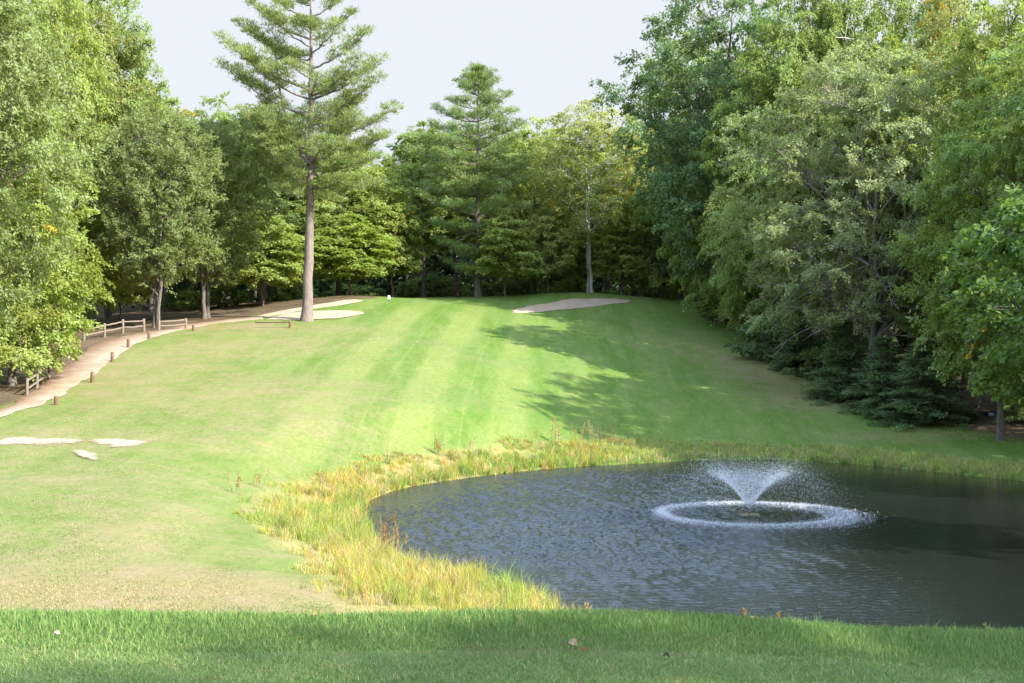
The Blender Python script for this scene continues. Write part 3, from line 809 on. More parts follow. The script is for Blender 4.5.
def place(proto, name, px, Y, top, wpx, color, label, patch=0.0, group=None, rz=None, cat='tree', X=None, z=None):
    pr = PROTO[proto]
    if X is None: X = (px - CX) / F * Y
    z0 = gz(X, Y) - 0.05 if z is None else z
    H = CAMZ + (CY - top) / F * Y - z0
    sz = H / pr['H']; sx = (wpx / F * Y) / pr['W'] if wpx else sz
    o = empty(name, (X, Y, z0), random.uniform(0, 6.28) if rz is None else rz, (sx, sx, sz))
    tag(o, label, cat, group)
    t = link('trunk', pr['trunk'], o)
    c = link('crown', pr['crown'], o)
    c.color = (*color, patch)
    return o

random.seed(5)
# leaf colours (albedo)
G_LIGHT = (0.320, 0.375, 0.110); G_MID = (0.255, 0.325, 0.105); G_DARK = (0.185, 0.255, 0.095); G_BRIGHT = (0.285, 0.355, 0.080)
G_OLIVE = (0.310, 0.320, 0.115); G_GREY = (0.260, 0.305, 0.130); G_YEL = (0.390, 0.410, 0.150); G_BLUE = (0.175, 0.250, 0.120); G_PINE = (0.270, 0.325, 0.130)
G_HERO = (0.315, 0.360, 0.185)

TREES = [
 # left woods
 ('oak', 'oak_tree', -45, 78, -130, 190, G_GREY, 'tall grey-green tree at the far left edge of the photo above the lower rail fence', 0),
 ('maple_b', 'maple_tree', 12, 88, 70, 150, G_LIGHT, 'light green edge tree reaching the ground behind the lower rail fence', 0.03),
 ('maple_a', 'maple_tree', -20, 95, -60, 150, G_GREY, 'tall grey-green tree behind the edge tree at the lower rail fence', 0),
 ('maple_b', 'maple_tree', 64, 122, 112, 92, G_BRIGHT, 'bright green maple with branches low over the bend of the dirt path', 0.05),
 ('weeping_birch', 'birch_tree', 54, 127, -50, 150, G_OLIVE, 'drooping olive birch with pale limbs towering behind the bright maple', 0.06),
 ('oak', 'oak_tree', 108, 132, -20, 130, G_MID, 'tall oak whose leafy branch tip juts into the sky above the drooping birch', 0.02),
 ('low_maple', 'maple_tree', 120, 125, 236, 56, G_YEL, 'small tree with golden yellow leaves beside the upper rail fence', 0.28),
 ('feathery', 'leafy_tree', 154, 119, 112, 122, G_GREY, 'feathery grey-green tree with a cluster of dark trunks at the end of the rail fence', 0),
 ('feathery', 'leafy_tree', 208, 126, 124, 118, G_GREY, 'silvery green rounded tree between the clustered trunks and the tall lone pine', 0),
 ('maple_a', 'maple_tree', 152, 141, 78, 120, G_MID, 'green maple showing a pale yellow patch above the feathery grey-green tree', 0.08),
 ('maple_a', 'maple_tree', 222, 146, 92, 110, G_MID, 'medium green maple rising behind the silvery rounded tree', 0.02),
 ('tall', 'leafy_tree', 262, 148, 100, 110, G_DARK, 'dark green tree standing just behind the tall lone pine', 0),
 ('low_maple', 'maple_tree', 262, 137, 208, 95, G_LIGHT, 'low light green maple at the woods edge short of the lone pine', 0.02),
 ('maple_a', 'maple_tree', 340, 150, 128, 115, G_LIGHT, 'light green maple just past the trunk of the tall lone pine', 0.03),
 ('low_maple', 'maple_tree', 350, 143, 212, 85, G_BRIGHT, 'small bright green maple above the upper sand band', 0.03),
 ('low_maple', 'maple_tree', 392, 149, 186, 62, G_LIGHT, 'slight light green tree with a yellow top between the two tall pines', 0.13),
 # centre, behind the green
 ('slim', 'maple_tree', 424, 158, 116, 74, G_MID, 'slim green tree tucked against the second pine', 0),
 ('low_maple', 'maple_tree', 505, 146, 205, 70, G_LIGHT, 'small layered light green maple under the second pine', 0),
 ('maple_a', 'maple_tree', 535, 158, 116, 95, G_LIGHT, 'yellow-green tree filling the gap between the second pine and the white birch', 0.02),
 ('birch', 'birch_tree', 590, 151, 92, 118, G_YEL, 'tall pale yellow-green birch with white twin trunks behind the green', 0.03),
 ('low_maple', 'maple_tree', 548, 149, 200, 56, G_YEL, 'low yellow-green maple left of the white birch trunks', 0.10),
 ('maple_a', 'maple_tree', 634, 158, 112, 85, G_YEL, 'tree tinged orange at the top beside the white birch', 0.07),
 ('maple_b', 'maple_tree', 662, 151, 165, 85, G_LIGHT, 'medium green tree between the birch and the dark oak', 0.04),
 ('low_maple', 'maple_tree', 622, 150, 214, 60, G_LIGHT, 'low green maple just past the white birch trunks', 0.06),
 # right woods
 ('oak', 'oak_tree', 722, 136, -48, 165, G_BLUE, 'huge dark oak standing against the sky at the edge of the right woods', 0),
 ('maple_a', 'maple_tree', 700, 147, 130, 90, G_BLUE, 'dark blue-green tree below the crown of the huge dark oak', 0),
 ('maple_b', 'maple_tree', 738, 133, 62, 105, G_MID, 'layered mid-green maple in front of the huge dark oak', 0.01),
 ('hemlock', 'hemlock_tree', 728, 137, 205, 62, G_DARK, 'small dark hemlock at the corner where the green meets the right woods', 0),
 ('maple_b', 'maple_tree', 768, 126, 25, 120, G_MID, 'mid-green maple beside the broad grey-green tree on its uphill side', 0.02),
 ('oak', 'oak_tree', 806, 128, -55, 125, G_MID, 'tall green tree whose crown leaves the frame above the mid-green maple', 0.02),
 ('spreading', 'leafy_tree', 868, 107, 48, 245, G_HERO, 'broad grey-green spreading tree with bare grey twigs above the small spruces', 0),
 ('birch', 'birch_tree', 852, 128, -60, 120, G_MID, 'yellow-green birch with white limbs showing over the broad spreading tree', 0.01),
 ('birch', 'birch_tree', 912, 130, -55, 120, G_MID, 'second yellow-green birch behind the crown of the broad spreading tree', 0.01),
 ('maple_a', 'maple_tree', 948, 121, -40, 95, G_OLIVE, 'dull green tree with an orange-brown patch behind the spreading tree', 0.09),
 ('hemlock', 'hemlock_tree', 968, 114, 22, 95, G_DARK, 'dark hemlock below the upper right corner of the photo', 0),
 ('maple_a', 'maple_tree', 1010, 101, -45, 145, G_LIGHT, 'sunlit green maple at the right edge above the overhanging branch', 0.02),
 ('spruce', 'spruce_tree', 800, 114, 318, 66, G_BLUE, 'dark little spruce at the uphill end of the row under the spreading tree', 0),
 ('spruce_b', 'spruce_tree', 846, 104, 322, 92, G_BLUE, 'middle dark spruce at the fairway edge under the spreading tree', 0),
 ('spruce', 'spruce_tree', 884, 100, 338, 84, G_BLUE, 'dark spruce between its two bigger neighbours on the leafy bank', 0),
 ('spruce_b', 'spruce_tree', 926, 97, 340, 108, G_BLUE, 'broad dark spruce nearest the bare leaf-covered bank', 0),
 ('spruce', 'spruce_tree', 1030, 95, 330, 70, G_DARK, 'dark young spruce at the right edge behind the overhanging maple branch', 0),
]
for (p, nm, px, Y, top, w, c, lab, pt) in TREES:
    place(p, nm, px, Y, top, w, c, lab, pt)

# the two white pines
def pine_limbs(base_px, base_row, Y, X, z0, spec, rg):
    out = []
    for srow, tpx, trow, dy in spec:
        h = CAMZ + (CY - srow) / F * Y - z0
        tip = ((tpx - base_px) / F * Y, dy, CAMZ + (CY - trow) / F * Y - z0)
        out.append((h, tip))
    return out
def build_pine(name, label, px, row, top, spec, seed, tr, extra, fork=None, Y=None, color=G_PINE, shape=None, lean=0.0):
    if Y is None: X, Y = hit(px, row)
    else: X = (px - CX) / F * Y
    z0 = gz(X, Y)
    H = CAMZ + (CY - top) / F * Y - z0
    rg = np.random.default_rng(seed)
    L = pine_limbs(px, row, Y, X, z0, spec, rg)
    for k in range(extra):                     # limbs towards and away from the viewer
        t = rg.uniform(0, 1); h = H * (0.40 + 0.56 * t); l = shape(t) * rg.uniform(0.6, 1.0)
        az = rg.choice([-1, 1]) * rg.uniform(0.9, 2.25)
        L.append((h, (math.cos(az) * l, math.sin(az) * l, h + l * rg.uniform(0.05, 0.55))))
    f2 = None
    if fork: f2 = (CAMZ + (CY - fork[0]) / F * Y - z0, (fork[1] - px) / F * Y, CAMZ + (CY - fork[2]) / F * Y - z0)
    pr = pine(seed, H, L, tr, fork=f2, lean=lean)
    o = empty(name, (X, Y, z0)); tag(o, label, 'tree')
    link('trunk', pr['trunk'], o); c = link('crown', pr['crown'], o); c.color = (*color, 0)
    return o

spec1 = [(75, 222, 64, .5), (62, 222, 38, -1), (40, 236, 20, 1), (22, 250, 2, -.5), (5, 262, -14, 1), (-8, 282, -28, 0),
         (100, 250, 62, -1.5), (80, 262, 40, 1.5), (60, 276, 22, -1.5),
         (165, 248, 112, -2), (172, 238, 132, 1), (180, 247, 153, 2.5), (150, 270, 118, -2.5), (168, 262, 140, -2),
         (140, 396, 106, 0.5), (120, 381, 55, 1), (95, 367, 32, -.5), (60, 352, 10, .5), (35, 345, -8, -.5), (10, 335, -24, .5),
         (115, 380, 78, -1), (90, 362, 62, -2), (50, 340, 30, -2), (160, 386, 132, 1), (170, 376, 158, -1.5), (185, 378, 182, 1), (150, 360, 118, -2.5), (135, 352, 96, 2.5),
         (190, 336, 200, -1.5), (195, 280, 190, -2), (188, 350, 180, -2.5), (192, 268, 176, 2)]
spec1 = [((t[2] + 0.5 * abs(t[1] - 309) + 8) if t[2] < 100 else t[0], t[1], t[2], t[3]) for t in spec1]
spec1 += [(178, 258, 120, -1.2), (170, 352, 130, -1.6), (185, 272, 150, -2.2), (190, 346, 160, -2.0), (150, 288, 112, -2.5), (150, 334, 108, -2.4), (195, 300, 176, -2.6), (176, 372, 140, 1.4), (168, 244, 128, 1.8), (160, 262, 100, .8), (150, 360, 96, .6)]
spec2 = []
build_pine('pine_tree', 'tall lone white pine with a long bare trunk beside the sand bunker', 307, 320.5, -36, spec1, 31, 0.44, 18, fork=(166, 270, 52), shape=lambda t: 5.6 * (1 - t) ** 0.5, lean=0.35)

rg0 = np.random.default_rng(4)
for r0, lw, rw in [(72, 12, 10), (82, 20, 18), (95, 28, 30), (108, 42, 34), (122, 46, 44), (135, 64, 38), (150, 66, 46), (165, 50, 42), (182, 58, 44), (200, 54, 48), (220, 44, 42), (242, 40, 40), (262, 30, 34)]:
    spec2.append((r0 + 14, 478 - lw, r0 + rg0.uniform(-5, 6), rg0.uniform(-1.5, 1)))
    spec2.append((r0 + 16, 478 + rw, r0 + rg0.uniform(-5, 6), rg0.uniform(-1.5, 1)))
    spec2.append((r0 + 14, 478 - lw * 0.5, r0 + 6, -lw * 0.06)); spec2.append((r0 + 14, 478 + rw * 0.5, r0 + 4, -rw * 0.07))
    spec2.append((r0 + 12, 478 + rw * rg0.uniform(-.4, .4), r0 + 4, rw * 0.08))
build_pine('pine_tree', 'second white pine with dense tiered branches behind the green', 478, 299, 60, spec2, 32, 0.36, 10, Y=148, shape=lambda t: 4.5 * (1 - t) ** 0.8, color=(0.230, 0.300, 0.120))

# big-leaved maple that overhangs the right edge of the picture
def lobed_crown(seed):
    return deciduous(seed, 12, 10.5, 0.38, 'round', 230, 0.8, 120, 0.17, 0.45, 0.35, lumps=0.3, tr=0.16, aspect=0.95, up=0.7)
PROTO['near_maple'] = lobed_crown(41)
place('near_maple', 'maple_tree', 1140, 50, 165, 345, (0.15, 0.225, 0.065), 'near maple whose large-leaved branch hangs in from the right edge over the pond bank', 0.015, z=0.6)

# rows of trees deeper in the woods
def back(px0, px1, step, Y0, Y1, topf, wpx, cols, label, group, kinds):
    p = px0
    while p < px1:
        Y = random.uniform(Y0, Y1)
        place(random.choice(kinds), 'forest_tree', p + random.uniform(-8, 8), Y, topf(p) + random.uniform(-10, 18), wpx * random.uniform(0.8, 1.2), random.choice(cols), label, random.choice([0, 0, 0, 0.04]), group)
        p += step * random.uniform(0.75, 1.25)
LW = 'green tree standing deep in the woods beyond the dirt path and rail fence'
CW = 'green tree standing in the woods behind the putting green and the two pines'
RW = 'green tree standing deep in the woods on the slope beyond the spreading tree'
dk = [G_MID, G_DARK, G_BLUE]
back(-150, 110, 48, 110, 135, lambda p: -40, 100, [G_MID, G_GREY, G_LIGHT], LW, 'trees deep in the woods beyond the path', ['tall', 'maple_a', 'slim'])
back(110, 250, 26, 150, 185, lambda p: 100 + (p - 110) * 0.10, 78, dk, LW, 'trees deep in the woods beyond the path', ['tall', 'slim', 'maple_a'])
back(250, 420, 24, 158, 200, lambda p: 112 + (p - 250) * 0.40, 70, [G_MID, G_LIGHT, G_GREY], CW, 'trees in the woods behind the green', ['tall', 'slim', 'maple_a'])
back(420, 690, 24, 162, 205, lambda p: 128, 70, [G_MID, G_GREY, G_LIGHT], CW, 'trees in the woods behind the green', ['tall', 'slim', 'maple_a'])
back(690, 1150, 34, 145, 180, lambda p: 25, 90, dk, RW, 'trees deep in the woods on the slope', ['tall', 'maple_a', 'slim'])
back(800, 1150, 44, 118, 140, lambda p: 40, 90, [G_MID, G_LIGHT, G_DARK], RW, 'trees deep in the woods on the slope', ['tall', 'maple_a'])

# the far wood beyond the last separate trees: one mass of foliage
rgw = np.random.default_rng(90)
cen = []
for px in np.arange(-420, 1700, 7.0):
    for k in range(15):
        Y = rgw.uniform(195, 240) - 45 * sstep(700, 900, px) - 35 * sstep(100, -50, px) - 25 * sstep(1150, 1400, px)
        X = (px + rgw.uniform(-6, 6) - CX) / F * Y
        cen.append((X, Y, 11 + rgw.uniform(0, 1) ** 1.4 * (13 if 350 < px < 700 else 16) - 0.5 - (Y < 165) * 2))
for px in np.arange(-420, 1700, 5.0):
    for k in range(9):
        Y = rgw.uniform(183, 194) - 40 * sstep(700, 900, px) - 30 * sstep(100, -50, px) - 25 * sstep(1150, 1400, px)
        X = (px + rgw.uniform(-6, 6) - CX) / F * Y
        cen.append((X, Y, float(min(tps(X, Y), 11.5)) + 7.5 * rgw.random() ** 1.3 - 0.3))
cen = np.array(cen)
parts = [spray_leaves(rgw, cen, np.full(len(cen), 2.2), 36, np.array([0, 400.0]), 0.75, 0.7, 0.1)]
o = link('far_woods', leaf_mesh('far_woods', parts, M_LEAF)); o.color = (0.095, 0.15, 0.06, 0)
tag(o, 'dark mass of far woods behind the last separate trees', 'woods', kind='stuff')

for X, Y, H, W, p in [(31.5, 66, 18, 10, 'maple_a'), (37, 71, 24, 11, 'oak'), (32.5, 77, 30, 11, 'maple_a'), (34, 85, 30, 12, 'oak'), (34, 92, 24, 8, 'tall'), (29.6, 89.5, 24, 8.5, 'maple_a'), (36, 96, 19, 11, 'maple_a'), (42, 80, 27, 12, 'oak'),
                      (43, 98, 20, 12, 'oak'), (32, 101, 17, 8, 'tall'), (33, 108, 20, 10, 'maple_a'), (28.5, 114, 23, 8, 'tall')]:  # right-edge trees added, placed and sized to cast the fairway's shade
    pr = PROTO[p]; z = gz(X, Y)
    o = empty('forest_tree', (X, Y, z - 0.1), X * 3, (W / pr['W'], W / pr['W'], H / pr['H']))
    tag(o, RW, 'tree', 'trees deep in the woods on the slope')
    link('trunk', pr['trunk'], o); c = link('crown', pr['crown'], o); c.color = (*random.choice([G_MID, G_LIGHT, G_DARK]), 0)

# understory bushes along the wood edge
def bushes(l, label, group):
    for px, Y, h, c in l:
        X = (px - CX) / F * Y; z = gz(X, Y)
        s = h / 3.2
        o = empty('bush', (X, Y, z - 0.05), random.uniform(0, 6.28), (s * 1.2, s * 1.2, s)); tag(o, label, 'bush', group)
        link('stem', PROTO['understory']['trunk'], o); q = link('foliage', PROTO['understory']['crown'], o); q.color = (*c, 0)
l = []
for px in [-40, -22, -4, 14, 32] + list(range(150, 420, 18)): l.append((px + random.uniform(-6, 6), (132 if px > 90 else 96) + random.uniform(4, 24) + max(0, px - 200) * 0.12, random.uniform(0.9, 2.3) if px > 120 else random.uniform(1.5, 3.0), random.choice([G_MID, G_DARK, G_LIGHT])))
bushes(l, 'leafy green bush in the undergrowth between the trunks beyond the dirt path', 'bushes under the trees beyond the path')
l = []
for px in range(420, 700, 16): l.append((px + random.uniform(-6, 6), 160 + random.uniform(0, 24), random.uniform(1.0, 2.8), random.choice([G_MID, G_DARK, G_LIGHT])))
bushes(l, 'leafy green bush in the undergrowth behind the putting green', 'bushes under the trees behind the green')
l = []
for px in range(770, 1080, 22): l.append((px + random.uniform(-6, 6), 110 + random.uniform(0, 16), random.uniform(2, 4.5), random.choice([G_MID, G_DARK, G_BLUE])))
bushes(l, 'leafy green bush in the shade behind the spruces and the spreading tree', 'bushes behind the spruces')

# trees beside and behind the tee: they throw the shade that lies on it
for X, Y, H, W, p in [(25, -9, 22, 12, 'maple_a'), (31, -3, 25, 13, 'oak'), (22, -16, 22, 12, 'maple_a'), (37, 3, 26, 13, 'oak'), (30, -14, 26, 13, 'maple_a')]:
    pr = PROTO[p]; z = gz(X, Y)
    o = empty('shade_tree', (X, Y, z - 0.1), X, (W / pr['W'], W / pr['W'], H / pr['H']))
    tag(o, 'leafy tree beside the tee, out of the picture, that shades the grass', 'tree', 'trees beside the tee')
    link('trunk', pr['trunk'], o); c = link('crown', pr['crown'], o); c.color = (*G_MID, 0)

# ------------------------------------------------------------------ small built things
def post_mesh(name, h, r, mat, sides=9, seed=0, wob=0.01):
    rg = np.random.default_rng(seed); bm = bmesh.new()
    zs = [-0.25, 0.0, h * 0.5, h - r * 0.25, h]; rs = [r * 1.05, r * 1.03, r, r * 0.98, r * 0.72]
    rings = []
    for z, q in zip(zs, rs):
        ox, oy = rg.normal(size=2) * wob
        rings.append([bm.verts.new((ox + math.cos(a) * q, oy + math.sin(a) * q, z)) for a in [i * 2 * math.pi / sides for i in range(sides)]])
    for a, b in zip(rings[:-1], rings[1:]):
        for i in range(sides): bm.faces.new((a[i], a[(i + 1) % sides], b[(i + 1) % sides], b[i]))
    bm.faces.new(rings[-1])
    me = bpy.data.meshes.new(name); bm.to_mesh(me); bm.free(); me.materials.append(mat)
    for p in me.polygons: p.use_smooth = len(p.vertices) == 4
    return me

def rail_mesh(name, a, b, r, mat, seed=0):
    rg = np.random.default_rng(seed); a = np.array(a, float); b = np.array(b, float); n = 8
    t = np.linspace(0, 1, n)[:, None]; p = a + (b - a) * t; p += rg.normal(size=p.shape) * 0.012; p[:, 2] -= 0.03 * np.sin(np.pi * t[:, 0])
    rad = r * (1 + rg.normal(size=n) * 0.08); rad[0] *= 0.6; rad[-1] *= 0.6
    tb = Tubes(); tb.add(p, rad, 6)
    i0 = np.arange(6)[::-1][None]; i1 = (np.arange(6) + (n - 1) * 6)[None]
    return mesh_np(name, np.concatenate(tb.V), [np.concatenate(tb.F), i0, i1], mat)

def fence(posts, heights, label, railz=(0.45, 0.85), name='rail_fence', r=0.085, rr=0.055, extra_end=None, skip=()):
    x0, y0 = posts[0]; z0 = gz(x0, y0)
    root = empty(name, (x0, y0, z0)); tag(root, label, 'fence')
    loc = [(x - x0, y - y0, gz(x, y) - z0) for x, y in posts]
    for i, (p, h) in enumerate(zip(loc, heights)):
        o = link('post', post_mesh('post', h, r, M_WOOD, seed=i), root); o.location = p
    for i in range(len(loc) - 1):
        if i in skip: continue
        for j, q in enumerate(railz):
            a = (loc[i][0], loc[i][1], loc[i][2] + q * heights[i]); b = (loc[i + 1][0], loc[i + 1][1], loc[i + 1][2] + q * heights[i + 1])
            link('rail', rail_mesh('rail', a, b, rr, M_WOOD, i * 3 + j), root)
    return root
fp = [(84, 340.5), (104.5, 337), (122.8, 333.5), (144, 331.5)]
fence(hits(fp), [0.95, 1.05, 1.1, 1.0], 'weathered split-rail fence on the bank above the bend of the dirt path', (0.42, 0.84), r=0.10, rr=0.075)
fence(hits([(159, 331), (186, 329)]), [0.85, 0.85], 'short brown rail barrier past the clustered tree trunks', (0.45, 0.85), name='rail_barrier', r=0.1, rr=0.08)
fence(hits([(27, 396), (37, 389), (49, 380)]), [1.0, 1.05, 1.0], 'lower rail fence half hidden under the edge trees left of the path', (0.4, 0.85), r=0.09, rr=0.065)

blab = ['lowest short brown post beside the dirt path, farthest from the rail fence', 'second short brown post up from the bottom of the dirt path', 'short brown post at the middle of the dirt path bend',
        'short brown post just below the bend where the dirt path levels', 'short brown post opposite the end of the split-rail fence', 'short brown post standing alone past the rail barrier']
proto_post = post_mesh('path_post', 0.62, 0.11, M_POST, 10, 3, 0.006)
first = None
for (px, row, s), lb in zip([(56, 405, .8), (92, 382.5, 1.05), (112, 361.5, 1.05), (128, 348, 1.05), (149, 338.5, 0.95), (193.5, 331, .8)], blab):
    x, y = hit(px, row)
    o = link('path_post', proto_post) if first is None else first.copy()
    if first is None: first = o
    else: col.objects.link(o)
    o.location = (x, y, gz(x, y)); o.scale = (1, 1, s); o.rotation_euler = (R(random.uniform(-3, 3)), R(random.uniform(-3, 3)), random.uniform(0, 6))
    tag(o, lb, 'post', 'short posts along the dirt path')
# low dark rail on a post in front of the pine
a = hit(262, 322.5); b = hit(293, 323.5); m_ = hit(290, 328)
root = empty('low_rail', (m_[0], m_[1], gz(*m_))); tag(root, 'low dark wooden rail with one short post in front of the lone pine', 'rail')
link('post', post_mesh('post', 0.55, 0.1, M_POST, 9, 5), root)
link('rail', rail_mesh('rail', (a[0] - m_[0], 0.1, 0.46), (0.3, 0.0, 0.48), 0.06, M_POST, 9), root)
# white marker at the front of the green
M_WHITE = simple_mat('white_paint', (0.78, 0.78, 0.75), (0.70, 0.70, 0.67), 8, bump=0.05)
def box_bm(bm, c, s, rz=0, bev=0.01):
    r = bmesh.ops.create_cube(bm, size=1.0); vs = r['verts']
    for v in vs:
        v.co.x *= s[0]; v.co.y *= s[1]; v.co.z *= s[2]
        x, y = v.co.x, v.co.y
        v.co.x = x * math.cos(rz) - y * math.sin(rz) + c[0]; v.co.y = x * math.sin(rz) + y * math.cos(rz) + c[1]; v.co.z += c[2]
    es = list({e for v in vs for e in v.link_edges})
    if bev: bmesh.ops.bevel(bm, geom=es, offset=bev, segments=2, affect='EDGES')
def bm_obj(name, bm, mat, parent=None):
    me = bpy.data.meshes.new(name); bm.to_mesh(me); bm.free(); me.materials.append(mat); return link(name, me, parent)
x, y = hit(389, 300.6)
root = empty('marker_sign', (x, y, gz(x, y))); tag(root, 'small white marker sign at the edge of the woods beside the upper sand', 'sign')
bm = bmesh.new(); box_bm(bm, (0, 0, 0.30), (0.24, 0.06, 0.36)); bm_obj('panel', bm, M_WHITE, root)
bm = bmesh.new(); box_bm(bm, (0, 0.055, 0.16), (0.05, 0.05, 0.5), bev=0.004); bm_obj('stake', bm, M_POST, root)

# log and pale scrap on the leafy bank under the right woods
x, y = hit(975, 416); z = gz(x, y)
o = link('fallen_log', rail_mesh('fallen_log', (-2.2, 0.1, 0.0), (2.6, -0.2, 0.16), 0.12, simple_mat('log', (0.07, 0.05, 0.04), (0.04, 0.03, 0.025), 4), 77)); o.location = (x, y, z + 0.12)
tag(o, 'dark fallen log lying across the leafy bank under the right woods', 'log')
bm = bmesh.new(); bmesh.ops.create_icosphere(bm, subdivisions=3, radius=0.17)
for v in bm.verts:
    k = 1 + 0.3 * math.sin(v.co.x * 31 + v.co.y * 17) * math.cos(v.co.z * 29 + v.co.x * 11); v.co = v.co * k; v.co.z *= 0.6
x, y = hit(990, 416); o = bm_obj('plastic_scrap', bm, simple_mat('pale_plastic', (0.62, 0.68, 0.8), (0.5, 0.56, 0.7), 9, rough=0.4)); o.location = (x, y - 0.25, gz(x, y - 0.25) + 0.13)
tag(o, 'pale crumpled scrap lying beside the dark log on the bank', 'litter')

# fallen leaves on the tee
def fallen_leaf(px, row, size, c1, c2, label, curl=0.5, rz=0.0, name='fallen_leaf'):
    Y = 0.0
    ys_ = np.linspace(6.5, 9.2, 300); g_ = ground((px - CX) / F * ys_, ys_) + 0.02; zr = CAMZ - (row - CY) / F * ys_
    i = int(np.argmax(g_ > zr)); Y = ys_[i]; X = (px - CX) / F * Y
    prof = [(0, .02), (.12, .3), (.25, .22), (.38, .46), (.5, .3), (.62, .42), (.78, .2), (.9, .14), (1, .01)]
    V = []; Fq = []
    for i, (t, w) in enumerate(prof):
        for j, s in enumerate((-1, -.4, 0, .4, 1)):
            V.append(((t - .5) * size, s * w * size, size * (curl * s * s * w * 1.2 + 0.35 * curl * math.sin(t * 3.1)) + 0.002 * ((i * 7 + j * 3) % 5)))
    for i in range(len(prof) - 1):
        for j in range(4): k = i * 5 + j; Fq.append((k, k + 1, k + 6, k + 5))
    me = mesh_np(name, V, [Fq], simple_mat(name, c1, c2, 30, bump=0.2, dist=0.002), True)
    o = link(name, me); o.location = (X, Y, gz(X, Y) + 0.03); o.rotation_euler = (0.5, 0.2, rz)
    md = o.modifiers.new('thick', 'SOLIDIFY'); md.thickness = 0.0012
    tag(o, label, 'leaf', 'fallen leaves on the tee')
fallen_leaf(573, 648, 0.062, (0.40, 0.28, 0.16), (0.30, 0.20, 0.11), 'large curled tan leaf lying on the tee grass below the pond', 0.6, -0.5)
fallen_leaf(584, 653, 0.034, (0.28, 0.10, 0.04), (0.2, 0.07, 0.03), 'small rusty red leaf beside the curled tan leaf', 0.5, 0.4)
fallen_leaf(57, 637, 0.036, (0.42, 0.38, 0.30), (0.34, 0.28, 0.20), 'pale leaf near the left end of the tee grass', 0.6, 0.2)
fallen_leaf(666, 659, 0.034, (0.08, 0.06, 0.03), (0.05, 0.04, 0.02), 'dark curled leaf on the bare strip of the tee', 0.7, 0.1)
fallen_leaf(314, 618, 0.034, (0.35, 0.20, 0.10), (0.25, 0.15, 0.08), 'brown leaf caught in the long grass at the tee edge', 0.6, 1.1)

# dry weed stalks by the pond
M_STALK = {}
def stalks(px, row, h, n, spread, color, label, head=0.16, hw=0.03, name='weed_plant', y0=12.0, group=None, at_y=None):
    if at_y is None: x, y = hit(px, row, y0=y0)
    else: y = at_y; x = (px - CX) / F * y
    z = gz(x, y); rg = np.random.default_rng(int(px * 7 + row))
    root = empty(name, (x, y, z)); tag(root, label, 'weed', group)
    for k in range(n):
        b = np.array([rg.normal() * spread, rg.normal() * spread, -0.05]); hh = h * rg.uniform(0.65, 1.05)
        t = b + np.array([rg.normal() * 0.12 * h, rg.normal() * 0.12 * h, hh])
        tb = Tubes(); tb.add(bez(b, (b + t) / 2 + np.array([0, 0, 0.1 * h]), t, 6), np.linspace(0.010, 0.005, 6) * (1 + 0.4 * (y > 30)), 4)
        link('stem', tb.mesh('stem', M_BARK_DRY), root)
        m = 26; sv = rg.uniform(1 - head, 1.0, m); q = b + (t - b) * sv[:, None]
        d = unit(rg.normal(size=(m, 3)) * 0.7 + np.array([0, 0, 0.9])); nr = unit(rg.normal(size=(m, 3)))
        parts = [(q, d, nr, np.full(m, hw * 2.6), np.full(m, hw), rg.random(m), np.zeros(m))]
        m = 6; sv = rg.uniform(0.1, max(0.15, 1 - head - 0.05), m) * 0 + (1 - head); q = b + (t - b) * sv[:, None]; d = unit(rg.normal(size=(m, 3)) + np.array([0, 0, .3]))
        parts.append((q, d, unit(rg.normal(size=(m, 3))), np.full(m, 0.12 * h), np.full(m, 0.02 + 0.01 * h), rg.random(m), np.zeros(m)))
        c = link('seed_head', leaf_mesh('seed_head', parts, M_LEAF), root); c.color = (*color, 0)
M_BARK_DRY = simple_mat('dry_stalk', (0.38, 0.29, 0.15), (0.28, 0.20, 0.10), 9)
RUST = (0.30, 0.15, 0.07); TAN = (0.42, 0.30, 0.13)
stalks(440, 456, 1.25, 9, 0.14, TAN, 'tan dry reed clump standing at the upper left corner of the pond', 0.5, 0.03)
stalks(471, 450, 0.9, 3, 0.1, TAN, 'thin pair of dry stems right of the tan reed clump', 0.4, 0.025)
stalks(535, 446, 0.95, 4, 0.12, TAN, 'sparse dry stems just short of the tallest tan reeds', 0.4, 0.025)
stalks(556, 444, 1.6, 7, 0.12, TAN, 'tallest tan reed clump above the far shore of the pond', 0.5, 0.032)
stalks(577, 443, 1.3, 5, 0.15, TAN, 'loose tan reeds next to the tallest clump', 0.4, 0.03)
stalks(595, 443, 1.45, 6, 0.14, TAN, 'tan reed clump at the end of the reed line toward the shaded fairway', 0.45, 0.03)
stalks(612, 442, 1.1, 4, 0.14, TAN, 'last short tan reeds where the shore turns green', 0.4, 0.03)
stalks(389, 555, 1.5, 8, 0.12, RUST, 'rusty brown dock plant at the left waterline of the pond', 0.6, 0.035)
stalks(400, 553, 1.0, 4, 0.12, (0.36, 0.22, 0.09), 'thin brown weed just behind the rusty dock plant', 0.4, 0.03)
stalks(243, 496, 1.1, 6, 0.18, TAN, 'tall dry tuft at the left tip of the marsh grass', 0.4, 0.03)
stalks(262, 489, 0.95, 5, 0.2, TAN, 'dry tuft beside the leftmost one in the marsh grass', 0.4, 0.03)
